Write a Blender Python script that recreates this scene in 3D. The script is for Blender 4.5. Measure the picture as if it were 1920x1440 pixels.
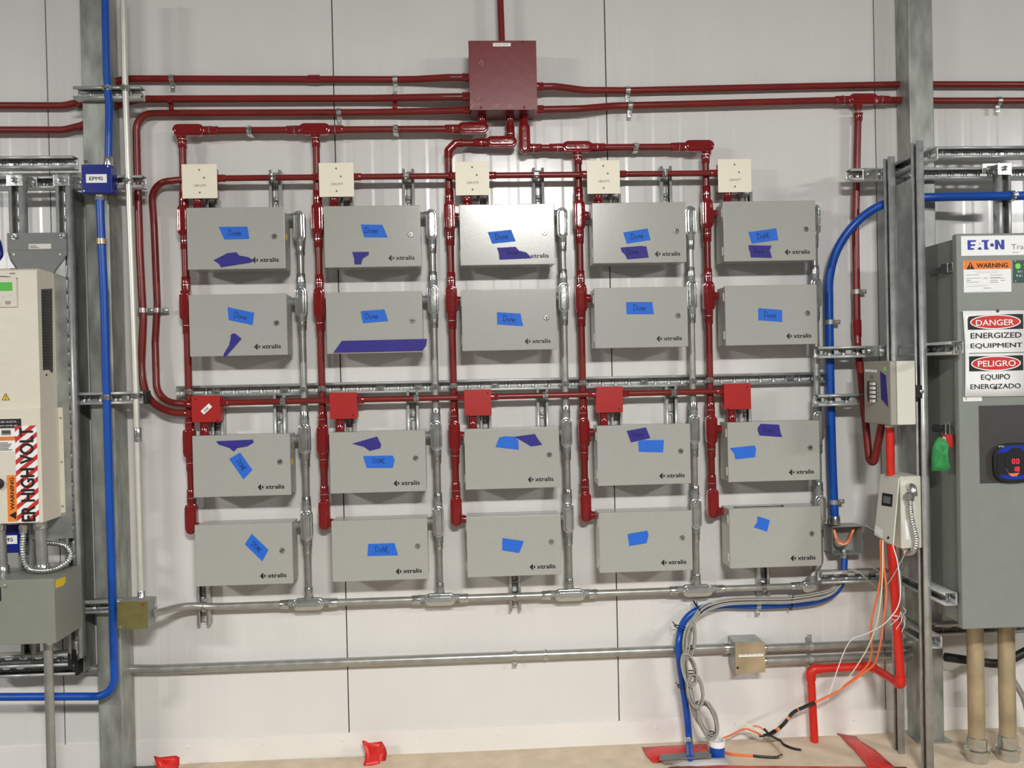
import bpy, bmesh, math, random
from mathutils import Vector, Matrix
random.seed(7)
for _o in list(bpy.data.objects):
    bpy.data.objects.remove(_o)
sc = bpy.context.scene
C = sc.collection

# ------------------------------------------------------------------ camera
F = 1600.0            # focal length in pixels of the 1920x1440 frame
D = 3.2               # metres from the lens to the wall
_y, _p, _r = (math.radians(a) for a in (2.852, -0.5746, -1.2602))
FW = Vector((math.sin(_y)*math.cos(_p), math.cos(_y)*math.cos(_p), math.sin(_p)))
_r0 = Vector((math.cos(_y), -math.sin(_y), 0))
_u0 = _r0.cross(FW)
RT = _r0*math.cos(_r) + _u0*math.sin(_r)
UP = _u0*math.cos(_r) - _r0*math.sin(_r)
def ray(px, py):
    return RT*((px-960)/F) + UP*((720-py)/F) + FW
_d = ray(1200, 1394.5)
EYE = -_d.z*D/_d.y
CAM = Vector((0, -D, EYE))
def P(px, py, d=0.0):
    """world point seen at a pixel, d metres in front of the wall"""
    v = ray(px, py)
    return CAM + v*((D-d)/v.y)
def PF(px, py, z=0.0):
    """world point on the floor seen at a pixel"""
    v = ray(px, py)
    return CAM + v*((z-EYE)/v.z)
def S(n, d=0.0):
    return n*(D-d)/F

cd = bpy.data.cameras.new('camera')
cd.sensor_width = 36
cd.sensor_fit = 'HORIZONTAL'
cd.lens = 36*F/1920
cd.clip_start = 0.05
cam = bpy.data.objects.new('camera', cd)
C.objects.link(cam)
cam.matrix_world = Matrix(((RT.x, UP.x, -FW.x, CAM.x), (RT.y, UP.y, -FW.y, CAM.y), (RT.z, UP.z, -FW.z, CAM.z), (0, 0, 0, 1)))
sc.camera = cam

# ------------------------------------------------------------------ light
sc.view_settings.view_transform = 'Standard'
sc.view_settings.look = 'None'
sc.view_settings.gamma = 1
sc.view_settings.use_curve_mapping = False
sc.view_settings.exposure = 0.05
w = bpy.data.worlds.new('hall_light')
sc.world = w
w.use_nodes = True
nt = w.node_tree
bg = nt.nodes['Background']
tc = nt.nodes.new('ShaderNodeTexCoord')
sx = nt.nodes.new('ShaderNodeSeparateXYZ')
nt.links.new(tc.outputs['Generated'], sx.inputs[0])
rmp = nt.nodes.new('ShaderNodeValToRGB')
nt.links.new(sx.outputs['Z'], rmp.inputs[0])
rmp.color_ramp.elements[0].position = 0.0
rmp.color_ramp.elements[0].color = (0.53, 0.52, 0.49, 1)
rmp.color_ramp.elements[1].position = 0.75
rmp.color_ramp.elements[1].color = (0.50, 0.50, 0.48, 1)
e = rmp.color_ramp.elements.new(0.12)
e.color = (0.30, 0.30, 0.29, 1)
nt.links.new(rmp.outputs[0], bg.inputs[0])
bg.inputs[1].default_value = 0.29
def area(name, loc, target, sx_, sy_, watts, col=(1, 0.99, 0.968)):
    l = bpy.data.lights.new(name, 'AREA')
    l.shape = 'RECTANGLE'
    l.size, l.size_y = sx_, sy_
    l.energy = watts
    l.color = col
    o = bpy.data.objects.new(name, l)
    C.objects.link(o)
    o.location = loc
    o.rotation_euler = (Vector(target)-Vector(loc)).to_track_quat('-Z', 'Y').to_euler()
    return o
area('hall_lamp_near', (0.5, -4.5, 2.95), (0.5, -3.8, 0.0), 0.85, 0.26, 205)
area('hall_lamp_right', (5.3, -4.2, 2.95), (4.6, -3.5, 0.0), 0.9, 0.25, 135)
area('hall_lamp_left', (-4.7, -4.2, 2.95), (-4.0, -3.5, 0.0), 0.9, 0.25, 140)

# ------------------------------------------------------------------ materials
def lin(c):
    c = c/255.0
    return c/12.92 if c <= 0.04045 else ((c+0.055)/1.055)**2.4
def mat(name, rgb, rough=0.5, metal=0.0, var=0.0, vscale=8.0, bump=0.0, bscale=60.0, gain=1.12, emit=0.0, coat=0.0, stretch=None, spec=0.5):
    m = bpy.data.materials.new(name)
    m.use_nodes = True
    t = m.node_tree
    b = t.nodes['Principled BSDF']
    c = [min(lin(v)*gain, 0.92) for v in rgb]
    b.inputs['Base Color'].default_value = (*c, 1)
    b.inputs['Roughness'].default_value = rough
    b.inputs['Metallic'].default_value = metal
    b.inputs['Specular IOR Level'].default_value = spec
    b.inputs['Coat Weight'].default_value = coat
    b.inputs['Coat Roughness'].default_value = 0.12
    if emit:
        b.inputs['Emission Color'].default_value = (*[lin(v) for v in rgb], 1)
        b.inputs['Emission Strength'].default_value = emit
    if var or bump:
        tcn = t.nodes.new('ShaderNodeTexCoord')
        mp = t.nodes.new('ShaderNodeMapping')
        t.links.new(tcn.outputs['Object'], mp.inputs[0])
        if stretch:
            mp.inputs['Scale'].default_value = stretch
    if var:
        n = t.nodes.new('ShaderNodeTexNoise')
        n.inputs['Scale'].default_value = vscale
        n.inputs['Detail'].default_value = 4
        t.links.new(mp.outputs[0], n.inputs['Vector'])
        r = t.nodes.new('ShaderNodeValToRGB')
        r.color_ramp.elements[0].position = 0.3
        r.color_ramp.elements[1].position = 0.7
        r.color_ramp.elements[0].color = (*[v*(1-var) for v in c], 1)
        r.color_ramp.elements[1].color = (*[min(v*(1+var), 0.95) for v in c], 1)
        t.links.new(n.outputs['Fac'], r.inputs[0])
        t.links.new(r.outputs[0], b.inputs['Base Color'])
        if metal > 0.4:
            q = t.nodes.new('ShaderNodeMapRange')
            q.inputs['To Min'].default_value = max(rough-0.1, 0.05)
            q.inputs['To Max'].default_value = rough+0.12
            t.links.new(n.outputs['Fac'], q.inputs['Value'])
            t.links.new(q.outputs[0], b.inputs['Roughness'])
    if bump:
        n2 = t.nodes.new('ShaderNodeTexNoise')
        n2.inputs['Scale'].default_value = bscale
        n2.inputs['Detail'].default_value = 3
        t.links.new(mp.outputs[0], n2.inputs['Vector'])
        bu = t.nodes.new('ShaderNodeBump')
        bu.inputs['Strength'].default_value = bump
        bu.inputs['Distance'].default_value = 0.004
        t.links.new(n2.outputs['Fac'], bu.inputs['Height'])
        t.links.new(bu.outputs[0], b.inputs['Normal'])
    return m
M = dict(
    wall=mat('white_metal_panel', (214, 212, 208), 0.23, var=0.03, vscale=3, bump=0.05, bscale=14, gain=1.1),
    seam=mat('panel_joint', (70, 68, 64), 0.8),
    base=mat('white_flashing', (222, 219, 214), 0.45, var=0.03, vscale=5, gain=1.1),
    floor=mat('concrete_floor', (104, 101, 96), 0.75, var=0.12, vscale=9, bump=0.15),
    paper=mat('beige_floor_paper', (205, 188, 164), 0.85, var=0.09, vscale=14, bump=0.5, bscale=22),
    cab=mat('grey_enamel', (162, 162, 155), 0.23, var=0.02, vscale=60, bump=0.04, bscale=260, coat=0.2),
    red=mat('red_conduit_paint', (114, 30, 26), 0.30, var=0.12, vscale=14, bump=0.05, bscale=40),
    redg=mat('glossy_red_paint', (120, 18, 20), 0.13, var=0.08, vscale=20, bump=0.22, bscale=45, coat=0.6),
    redbox=mat('bright_red_enamel', (162, 24, 20), 0.40, var=0.04, vscale=30),
    redpvc=mat('scarlet_plastic_pipe', (205, 38, 26), 0.38, var=0.05, vscale=12),
    maroon=mat('maroon_enamel', (112, 32, 37), 0.31, var=0.06, vscale=10, bump=0.06, bscale=30),
    chip=mat('bare_paint_chip', (208, 170, 160), 0.6),
    cream=mat('cream_plate', (243, 235, 212), 0.42, var=0.01, vscale=30, gain=1.02),
    galv=mat('galvanised_steel', (166, 168, 164), 0.38, 0.5, var=0.22, vscale=16, gain=1.0),
    strut=mat('zinc_strut', (192, 194, 191), 0.33, 0.45, var=0.16, vscale=24, gain=1.0),
    zinc=mat('bright_zinc', (205, 207, 203), 0.2, 0.95, var=0.1, vscale=40, bump=0.1, bscale=60, gain=1.0),
    emt=mat('steel_tube', (172, 172, 166), 0.32, 0.62, var=0.1, vscale=10, gain=1.0, stretch=(3, 3, 3)),
    emtw=mat('pale_steel_tube', (222, 221, 210), 0.38, 0.45, var=0.05, vscale=12, gain=1.0),
    cast=mat('cast_grey_housing', (128, 130, 128), 0.55, 0.35, var=0.08, vscale=50, bump=0.15, bscale=150),
    lid=mat('polished_cover', (214, 216, 213), 0.17, 0.9, var=0.06, vscale=30, bump=0.12, bscale=40, gain=1.0),
    column=mat('galvanised_column', (150, 153, 146), 0.44, 0.45, var=0.34, vscale=11, bump=0.05, bscale=20, stretch=(2.0, 2.0, 0.7)),
    blue=mat('blue_conduit_paint', (16, 74, 164), 0.32, var=0.08, vscale=12, bump=0.05, bscale=30),
    bluebox=mat('navy_blue_enamel', (14, 32, 122), 0.30, var=0.05, vscale=20),
    tape=mat('blue_masking_tape', (24, 98, 200), 0.62, var=0.05, vscale=60, bump=0.2, bscale=240),
    tapep=mat('violet_masking_tape', (38, 27, 124), 0.6, var=0.07, vscale=60, bump=0.2, bscale=240),
    ink=mat('black_print', (18, 18, 20), 0.5),
    pen=mat('pen_ink', (14, 34, 84), 0.6),
    penp=mat('pen_ink_dark', (34, 22, 92), 0.6),
    grey=mat('grey_print', (120, 118, 112), 0.6),
    white=mat('white_label', (236, 235, 232), 0.4),
    black=mat('black_rubber', (26, 25, 25), 0.5),
    dark=mat('dark_plastic', (62, 60, 58), 0.5, var=0.05, vscale=40),
    panel=mat('panel_grey_enamel', (130, 134, 127), 0.38, var=0.03, vscale=20, bump=0.05, bscale=220),
    gutter=mat('gutter_grey_enamel', (130, 132, 122), 0.42, var=0.03, vscale=20, bump=0.04, bscale=200),
    plate=mat('slate_grey_plate', (108, 110, 107), 0.45, var=0.05, vscale=30),
    vfd=mat('ivory_plastic', (212, 205, 188), 0.48, var=0.02, vscale=25),
    olive=mat('olive_zinc', (112, 106, 62), 0.45, 0.25, var=0.12, vscale=30),
    brass=mat('yellow_chromate', (176, 160, 130), 0.36, 0.45, var=0.24, vscale=9),
    orange=mat('orange_label', (243, 126, 38), 0.5),
    orangew=mat('orange_fibre', (232, 116, 66), 0.45),
    cream_w=mat('cream_wire', (226, 218, 190), 0.45),
    greyw=mat('grey_cable', (158, 155, 146), 0.45, var=0.1, vscale=40),
    lcd=mat('green_lcd', (58, 150, 36), 0.4, emit=0.35),
    led=mat('red_digits', (255, 40, 60), 0.4, emit=1.6),
    yellow=mat('yellow_label', (222, 186, 34), 0.5),
    signred=mat('sign_red', (196, 42, 36), 0.45),
    green=mat('green_tape', (52, 142, 78), 0.6, var=0.1, vscale=40),
    dkgreen=mat('dark_green_plate', (14, 68, 58), 0.4),
    dot=mat('green_dot', (118, 220, 80), 0.5),
    redtape=mat('red_plastic_tape', (206, 40, 36), 0.34, var=0.12, vscale=18, bump=0.35, bscale=30),
    breaker=mat('warm_grey_plastic', (152, 148, 136), 0.5, var=0.02, vscale=30),
    whitep=mat('off_white_plastic', (205, 203, 190), 0.5),
    clear=mat('clear_wrap', (196, 192, 190), 0.2),
    logo=mat('logo_blue', (12, 38, 150), 0.4),
    meterblue=mat('meter_blue', (24, 50, 160), 0.3),
)
# plastic sheet over the floor tape patch
N = Vector((0, -1, 0))
X = Vector((1, 0, 0))
Z = Vector((0, 0, 1))

# ------------------------------------------------------------------ mesh helpers
class MB:
    def __init__(s):
        s.v, s.f = [], []
        s.bev = False
    def add(s, vs, fs):
        o = len(s.v)
        s.v += [Vector(v) for v in vs]
        s.f += [tuple(i+o for i in f) for f in fs]
        return s
    def obox(s, c, a, b, n, bev=0.0, seg=2):
        """box with centre c and half-extent vectors a, b, n"""
        bm = bmesh.new()
        bmesh.ops.create_cube(bm, size=2)
        la, lb, ln = a.length, b.length, n.length
        bmesh.ops.scale(bm, vec=(la, lb, ln), verts=bm.verts)
        if bev:
            s.bev = True
            bmesh.ops.bevel(bm, geom=list(bm.edges), offset=min(bev, 0.9*min(la, lb, ln)), segments=seg, profile=0.5, affect='EDGES')
        ua, ub, un = a.normalized(), b.normalized(), n.normalized()
        bm.verts.index_update()
        vs = [c + ua*v.co.x + ub*v.co.y + un*v.co.z for v in bm.verts]
        fs = [[v.index for v in f.verts] for f in bm.faces]
        if ua.cross(ub).dot(un) < 0:
            fs = [f[::-1] for f in fs]
        bm.free()
        return s.add(vs, fs)
    def box(s, lo, hi, bev=0.0, seg=2):
        lo, hi = Vector(lo), Vector(hi)
        h = (hi-lo)/2
        h = Vector([max(abs(v), 1e-5) for v in h])
        return s.obox((lo+hi)/2, X*h.x, Vector((0, 1, 0))*h.y, Z*h.z, bev, seg)
    def cyl(s, p0, p1, r0, r1=None, n=16):
        r1 = r0 if r1 is None else r1
        return s.rings([(Vector(p0), r0), (Vector(p1), r1)], n)
    def rings(s, prof, n=16):
        """surface of revolution through (point, radius) along a straight line"""
        ax = (prof[-1][0]-prof[0][0]).normalized()
        a = ax.orthogonal().normalized()
        b = ax.cross(a)
        vs, fs = [], []
        for p, r in prof:
            vs += [p + (a*math.cos(2*math.pi*k/n) + b*math.sin(2*math.pi*k/n))*r for k in range(n)]
        for i in range(len(prof)-1):
            for k in range(n):
                fs.append((i*n+k, i*n+(k+1) % n, (i+1)*n+(k+1) % n, (i+1)*n+k))
        fs.append(tuple(range(n))[::-1])
        fs.append(tuple((len(prof)-1)*n+k for k in range(n)))
        return s.add(vs, fs)
    def tube(s, pts, r, n=12, rad=None, closed=False):
        pts = [Vector(p) for p in pts]
        m = len(pts)
        tg = []
        for i in range(m):
            if closed:
                t = pts[(i+1) % m]-pts[i-1]
            else:
                t = pts[min(i+1, m-1)]-pts[max(i-1, 0)]
            tg.append(t.normalized())
        a = tg[0].orthogonal().normalized()
        vs, fs = [], []
        for i in range(m):
            a = (a - tg[i]*a.dot(tg[i])).normalized()
            b = tg[i].cross(a)
            rr = rad(i) if rad else r
            vs += [pts[i] + (a*math.cos(2*math.pi*k/n) + b*math.sin(2*math.pi*k/n))*rr for k in range(n)]
        q = m if closed else m-1
        for i in range(q):
            j = (i+1) % m
            for k in range(n):
                fs.append((i*n+k, i*n+(k+1) % n, j*n+(k+1) % n, j*n+k))
        if not closed:
            fs.append(tuple(range(n))[::-1])
            fs.append(tuple((m-1)*n+k for k in range(n)))
        return s.add(vs, fs)
    def prism(s, poly, ext):
        """polygon extruded by a vector; ext points to the visible side"""
        poly = [Vector(p) for p in poly]
        nrm = Vector((0, 0, 0))
        for i in range(len(poly)):
            nrm += poly[i-1].cross(poly[i])
        if nrm.dot(ext) < 0:
            poly = poly[::-1]
        n = len(poly)
        vs = poly + [p+ext for p in poly]
        fs = [tuple(range(n))[::-1], tuple(range(n, 2*n))]
        fs += [(i, (i+1) % n, n+(i+1) % n, n+i) for i in range(n)]
        return s.add(vs, fs)
    def loft(s, loops, cap=True):
        n = len(loops[0])
        vs = [p for l in loops for p in l]
        fs = []
        for i in range(len(loops)-1):
            for k in range(n):
                fs.append((i*n+k, i*n+(k+1) % n, (i+1)*n+(k+1) % n, (i+1)*n+k))
        if cap:
            fs.append(tuple(range(n))[::-1])
            fs.append(tuple((len(loops)-1)*n+k for k in range(n)))
        return s.add(vs, fs)
    def build(s, name, m, parent=None, ang=38, solid=0.0):
        me = bpy.data.meshes.new(name)
        if parent is not None:
            org = parent.matrix_world.translation.copy() if parent.parent is None else Vector(parent['_o'])
            o_abs = org
        else:
            lo = Vector([min(v[i] for v in s.v) for i in range(3)])
            hi = Vector([max(v[i] for v in s.v) for i in range(3)])
            o_abs = Vector(((lo.x+hi.x)/2, (lo.y+hi.y)/2, lo.z))
        me.from_pydata([v-o_abs for v in s.v], [], s.f)
        me.update()
        bm = bmesh.new()
        bm.from_mesh(me)
        if not solid:
            bmesh.ops.recalc_face_normals(bm, faces=bm.faces)
        bm.to_mesh(me)
        bm.free()
        me.shade_smooth()
        me.set_sharp_from_angle(angle=math.radians(ang))
        me.materials.append(M[m] if isinstance(m, str) else m)
        o = bpy.data.objects.new(name, me)
        C.objects.link(o)
        if parent is None:
            o.location = o_abs
            o.matrix_world = Matrix.Translation(o_abs)
        else:
            o.parent = parent
        o['_o'] = tuple(o_abs)
        if s.bev:
            md = o.modifiers.new('flat_faces', 'WEIGHTED_NORMAL')
            md.keep_sharp = True
            md.weight = 90
        if solid:
            md = o.modifiers.new('thickness', 'SOLIDIFY')
            md.thickness = solid
            md.offset = 0
        return o
def tag(o, label, cat, group=None, kind=None):
    o['label'] = label
    o['category'] = cat
    if group:
        o['group'] = group
    if kind:
        o['kind'] = kind
    return o
def thing(name, label, cat, loc, group=None):
    o = bpy.data.objects.new(name, None)
    o.empty_display_size = 0.05
    C.objects.link(o)
    o.location = loc
    o.matrix_world = Matrix.Translation(Vector(loc))
    o['_o'] = tuple(loc)
    return tag(o, label, cat, group)
def structure(o):
    o['kind'] = 'structure'
    return o
def fillet(pts, R, seg=7):
    pts = [Vector(p) for p in pts]
    out = [pts[0]]
    for i in range(1, len(pts)-1):
        p = pts[i]
        a, b = pts[i-1]-p, pts[i+1]-p
        la, lb = a.length, b.length
        a, b = a/la, b/lb
        cs = max(-1, min(1, a.dot(b)))
        th = math.acos(cs)
        if th > math.pi-0.02:
            out.append(p)
            continue
        t = min(R/math.tan(th/2), 0.49*la, 0.49*lb)
        r = t*math.tan(th/2)
        bis = (a+b).normalized()
        cen = p + bis*(r/math.sin(th/2))
        s0, s1 = p+a*t-cen, p+b*t-cen
        ang = math.pi-th
        for k in range(seg+1):
            q = k/seg
            v = (s0*math.sin((1-q)*ang) + s1*math.sin(q*ang))/math.sin(ang)
            out.append(cen+v)
    out.append(pts[-1])
    return out
def spline(pts, n=8):
    pts = [Vector(p) for p in pts]
    q = [pts[0]*2-pts[1]] + pts + [pts[-1]*2-pts[-2]]
    out = []
    for i in range(1, len(q)-2):
        for k in range(n):
            t = k/n
            a, b, c, d = q[i-1], q[i], q[i+1], q[i+2]
            out.append(0.5*((b*2) + (c-a)*t + (a*2-b*5+c*4-d)*t*t + (b*3-a-c*3+d)*t*t*t))
    out.append(pts[-1])
    return out
def PP(lst, d=None):
    return [P(*q) if len(q) == 3 else P(q[0], q[1], d) for q in lst]
def zc(x0, y0, s, pts):
    return [(x0+a/s, y0+b/s) for a, b in pts]

# text ------------------------------------------------------------
def text(s, parent, m, o, w_, h_, xd=X, zd=Z, bold=0.0, name='lettering', thick=0.0002, shear=0.0):
    """string fitted into a w_ x h_ rectangle whose lower-left corner is o"""
    cu = bpy.data.curves.new(name, 'FONT')
    cu.body = s
    cu.shear = shear
    cu.resolution_u = 3
    tmp = bpy.data.objects.new(name, cu)
    C.objects.link(tmp)
    dg = bpy.context.evaluated_depsgraph_get()
    me = bpy.data.meshes.new_from_object(tmp.evaluated_get(dg))
    bpy.data.objects.remove(tmp)
    vs = [v.co.copy() for v in me.vertices]
    fs = [tuple(p.vertices) for p in me.polygons]
    x0, x1 = min(v.x for v in vs), max(v.x for v in vs)
    y0, y1 = min(v.y for v in vs), max(v.y for v in vs)
    nd = xd.cross(zd)
    mb = MB()
    for i_, (dx, dy) in enumerate(((-bold, 0), (bold, 0), (0, bold*0.7), (0, -bold*0.7)) if bold else ((0, 0),)):
        mb.add([o + xd*((v.x-x0+bold+dx)/(x1-x0+2*bold)*w_) + zd*((v.y-y0+bold+dy)/(y1-y0+2*bold)*h_) + nd*(thick+4e-5*i_) for v in vs], fs)
    bpy.data.meshes.remove(me)
    return mb.build(name, m, parent)
HW = {
    'D': ([[(0.08, 0), (0.1, 1)], [(-0.05, 0.95), (0.35, 0.95), (0.6, 0.6), (0.5, 0.2), (0.05, 0)]], 0.72),
    'o': ([[(0.25, 0.5), (0.05, 0.35), (0.1, 0.05), (0.3, 0), (0.42, 0.25), (0.35, 0.48), (0.25, 0.5)]], 0.52),
    'n': ([[(0.05, 0.5), (0.06, 0)], [(0.06, 0.3), (0.22, 0.5), (0.34, 0.4), (0.36, 0)]], 0.46),
    'e': ([[(0.05, 0.25), (0.38, 0.3), (0.3, 0.5), (0.1, 0.45), (0.05, 0.15), (0.2, 0), (0.42, 0.08)]], 0.48),
    'O': ([[(0.3, 0.85), (0.05, 0.6), (0.08, 0.15), (0.3, 0), (0.52, 0.25), (0.48, 0.7), (0.3, 0.85)]], 0.62),
    'N': ([[(0.05, 0), (0.08, 0.85), (0.42, 0.02), (0.48, 0.9)]], 0.58),
    'E': ([[(0.45, 0.9), (0.1, 0.88), (0.06, 0), (0.45, 0.04)], [(0.08, 0.46), (0.36, 0.48)]], 0.5),
}
def hand(s, parent, m, o, xd, zd, h, r=0.00085):
    mb = MB()
    x = 0.0
    nd = xd.cross(zd)
    for ch in s:
        st, adv = HW[ch]
        for ln in st:
            p = [o + xd*((x+a)*h) + zd*(b*h) + nd*0.0002 for a, b in ln]
            mb.tube(spline(p, 4) if len(p) > 2 else p, r, 5)
        x += adv
    return mb.build('handwriting', m, parent)

# hardware --------------------------------------------------------
def stadium(c, ax, b, L, W, inset, off, n=8):
    r = W/2-inset
    h = L/2-W/2
    out = []
    for sgn, st in ((1, -math.pi/2), (-1, math.pi/2)):
        for k in range(n+1):
            t = st + math.pi*k/n
            out.append(c + ax*(sgn*h + r*math.cos(t)) + b*(r*math.sin(t)) + N*off)
    return out
def conduit_body(label, c, ax, paint, ends=(1, -1), side=(), L=0.111, W=0.039, group=None, cover_mat=None, nrm=None):
    hm = {'red': 'redg', 'grey': 'cast'}[paint]
    cm = cover_mat or {'red': 'redg', 'grey': 'lid'}[paint]
    b = N.cross(ax).normalized()
    t = thing('conduit_fitting', label, 'conduit fitting', c, group)
    mb = MB()
    mb.loft([stadium(c, ax, b, L, W, i, o) for i, o in ((0.006, -0.0165), (0.002, -0.0145), (0.0, -0.010), (0.0, 0.013))])
    for e_ in ends:
        p0 = c + ax*(e_*(L/2-0.016))
        mb.rings([(p0, 0.0165), (p0+ax*(e_*0.034), 0.0165), (p0+ax*(e_*0.036), 0.0152)], 18)
    for off, dv, ln in side:
        p0 = c + ax*off
        mb.rings([(p0, 0.0168), (p0+dv*(W/2+0.006), 0.0168), (p0+dv*(W/2+0.008), 0.0152), (p0+dv*(W/2+ln), 0.0152)], 18)
    mb.bev = True
    mb.build('housing', hm, t)
    mb = MB()
    mb.loft([stadium(c, ax, b, L, W, i, o) for i, o in ((-0.0012, 0.013), (-0.0012, 0.0162), (0.0008, 0.0172), (0.0048, 0.0175), (0.0062, 0.0208), (0.0085, 0.0222), (0.013, 0.0226))])
    mb.bev = True
    cv = mb.build('cover', cm, t, ang=50)
    for e_ in (1, -1):
        p = c + ax*(e_*(L/2-0.0042)) + N*0.0172
        MB().rings([(p, 0.0026), (p+N*0.0012, 0.0024), (p+N*0.0018, 0.0012)], 10).build('screw', 'zinc' if paint == 'grey' else 'redg', cv)
    return t
def connector(parent, p, dv, r, paint, ln=0.03, ring=True):
    """set-screw connector that ends at p; dv points from p along the tube"""
    m = {'red': 'redg', 'grey': 'zinc', 'redpipe': 'red', 'blue': 'zinc', 'white': 'zinc'}[paint]
    mb = MB()
    R = r*1.24
    mb.rings([(p, R*1.06), (p+dv*0.005, R*1.06), (p+dv*0.006, R), (p+dv*(ln-0.002), R), (p+dv*ln, R*0.93)], 16)
    sd = (N - dv*N.dot(dv)).normalized()
    q = p + dv*(ln*0.62)
    mb.rings([(q+sd*R*0.9, 0.0034), (q+sd*(R+0.003), 0.0034), (q+sd*(R+0.0042), 0.002)], 10)
    o = mb.build('connector', m, parent)
    if ring:
        MB().rings([(p-dv*0.0016, R*1.1), (p+dv*0.001, R*1.1)], 18).build('locknut', 'zinc', o)
    return o
def conduit(label, pts, r, paint, bend=0.1, conn=(), group=None, name='conduit', m=None, couplings=(), smooth=False, cat='conduit', ring=True):
    mm = m or {'red': 'red', 'grey': 'emt', 'blue': 'blue', 'white': 'emtw'}[paint]
    path = spline(pts, 7) if smooth else fillet(pts, bend)
    if not conn and not couplings:
        return tag(MB().tube(path, r, 14).build(name, mm), label, cat, group)
    lo = min(path, key=lambda q: q.z)
    t = thing(name, label, cat, lo, group)
    MB().tube(path, r, 14).build('tube', mm, t)
    if 0 in conn:
        connector(t, path[0], (path[1]-path[0]).normalized(), r, paint, ring=ring)
    if 1 in conn:
        connector(t, path[-1], (path[-2]-path[-1]).normalized(), r, paint, ring=ring)
    for p, dv, ln in couplings:
        q = MB()
        R = r*1.22
        a, b = p-dv*ln/2, p+dv*ln/2
        q.rings([(a, R*0.9), (a+dv*0.002, R), (b-dv*0.002, R), (b, R*0.9)], 16)
        sd = (N - dv*N.dot(dv)).normalized()
        for f_ in (-0.28, 0.28):
            c_ = p+dv*(ln*f_)
            q.rings([(c_+sd*R*0.9, 0.003), (c_+sd*(R+0.0026), 0.003), (c_+sd*(R+0.0036), 0.0018)], 8)
        q.build('coupling', {'red': 'redg', 'grey': 'zinc', 'blue': 'zinc', 'white': 'zinc'}[paint], t)
    return t
def strap(label, p, dv, r, side, group=None, m='zinc', wall=0.0, wdt=0.017, style='strap'):
    """one-hole strap round a tube at p running along dv; tab on the given side"""
    t = thing('pipe_strap', label, 'pipe strap', p, group)
    dv = dv.normalized()
    nn = (N - dv*N.dot(dv)).normalized()
    R = r+0.0006
    mb = MB()
    k = 12
    lo = []
    pr = []
    for i in range(k+1):
        a = -0.25+(math.pi+0.5)*i/k
        pr.append(side*math.cos(a) + nn*math.sin(a))
    inn = [p+q*R for q in pr]
    out = [p+q*(R+0.0018) for q in pr]
    vs, fs = [], []
    for i in range(k+1):
        for pt in (inn[i]-dv*wdt/2, inn[i]+dv*wdt/2, out[i]+dv*wdt/2, out[i]-dv*wdt/2):
            vs.append(pt)
    for i in range(k):
        for j in range(4):
            fs.append((4*i+j, 4*i+(j+1) % 4, 4*i+4+(j+1) % 4, 4*i+4+j))
    fs += [(0, 1, 2, 3), (4*k+3, 4*k+2, 4*k+1, 4*k)]
    mb.add(vs, fs)
    mb.build('band', m, t)
    mb = MB()
    base = p + side*(R+0.0135) - nn*(r*0.35)
    mb.obox(base, side*0.0135, dv*wdt/2, nn*0.0012, 0.001)
    mb.build('tab', m, t)
    mb = MB()
    q = p + side*(R+0.016) - nn*(r*0.35)
    mb.rings([(q, 0.0068), (q+nn*0.002, 0.0068), (q+nn*0.0021, 0.0048), (q+nn*0.006, 0.0048), (q+nn*0.007, 0.003)], 6)
    mb.build('bolt', m, t)
    return t
def clamp(label, p, dv, r, cross, group=None, depth=0.02):
    """two-piece strut clamp round a tube at p (tube along dv), bolt on the outside"""
    t = thing('strut_clamp', label, 'pipe clamp', p, group)
    dv = dv.normalized()
    R = r+0.0008
    for sg in (1, -1):
        mb = MB()
        vs, fs = [], []
        k = 8
        for i in range(k+1):
            a = math.pi*0.52*i/k
            q = (N*math.cos(a) + cross*(sg*math.sin(a)))
            for pt in (p+q*R-dv*0.009, p+q*R+dv*0.009, p+q*(R+0.0022)+dv*0.009, p+q*(R+0.0022)-dv*0.009):
                vs.append(pt)
        for pt in (p+cross*sg*R-dv*0.009-N*depth, p+cross*sg*R+dv*0.009-N*depth, p+cross*sg*(R+0.0022)+dv*0.009-N*depth, p+cross*sg*(R+0.0022)-dv*0.009-N*depth):
            vs.append(pt)
        k += 1
        for i in range(k):
            for j in range(4):
                fs.append((4*i+j, 4*i+(j+1) % 4, 4*i+4+(j+1) % 4, 4*i+4+j))
        fs += [(0, 1, 2, 3), (4*k+3, 4*k+2, 4*k+1, 4*k)]
        mb.add(vs, fs)
        a0 = p + N*(R+0.004) + cross*(sg*0.0028)
        mb.obox(a0, cross*0.0012, dv*0.009, N*0.008, 0.0006, 1)
        mb.build('clamp_half', 'zinc', t)
    mb = MB()
    q = p + N*(R+0.0065)
    mb.rings([(q-cross*0.013, 0.0028), (q+cross*0.013, 0.0028)], 8)
    mb.rings([(q+cross*0.005, 0.0058), (q+cross*0.009, 0.0058)], 6)
    mb.rings([(q-cross*0.0085, 0.0054), (q-cross*0.005, 0.0054)], 6)
    mb.build('bolt', 'zinc', t)
    return t
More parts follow.
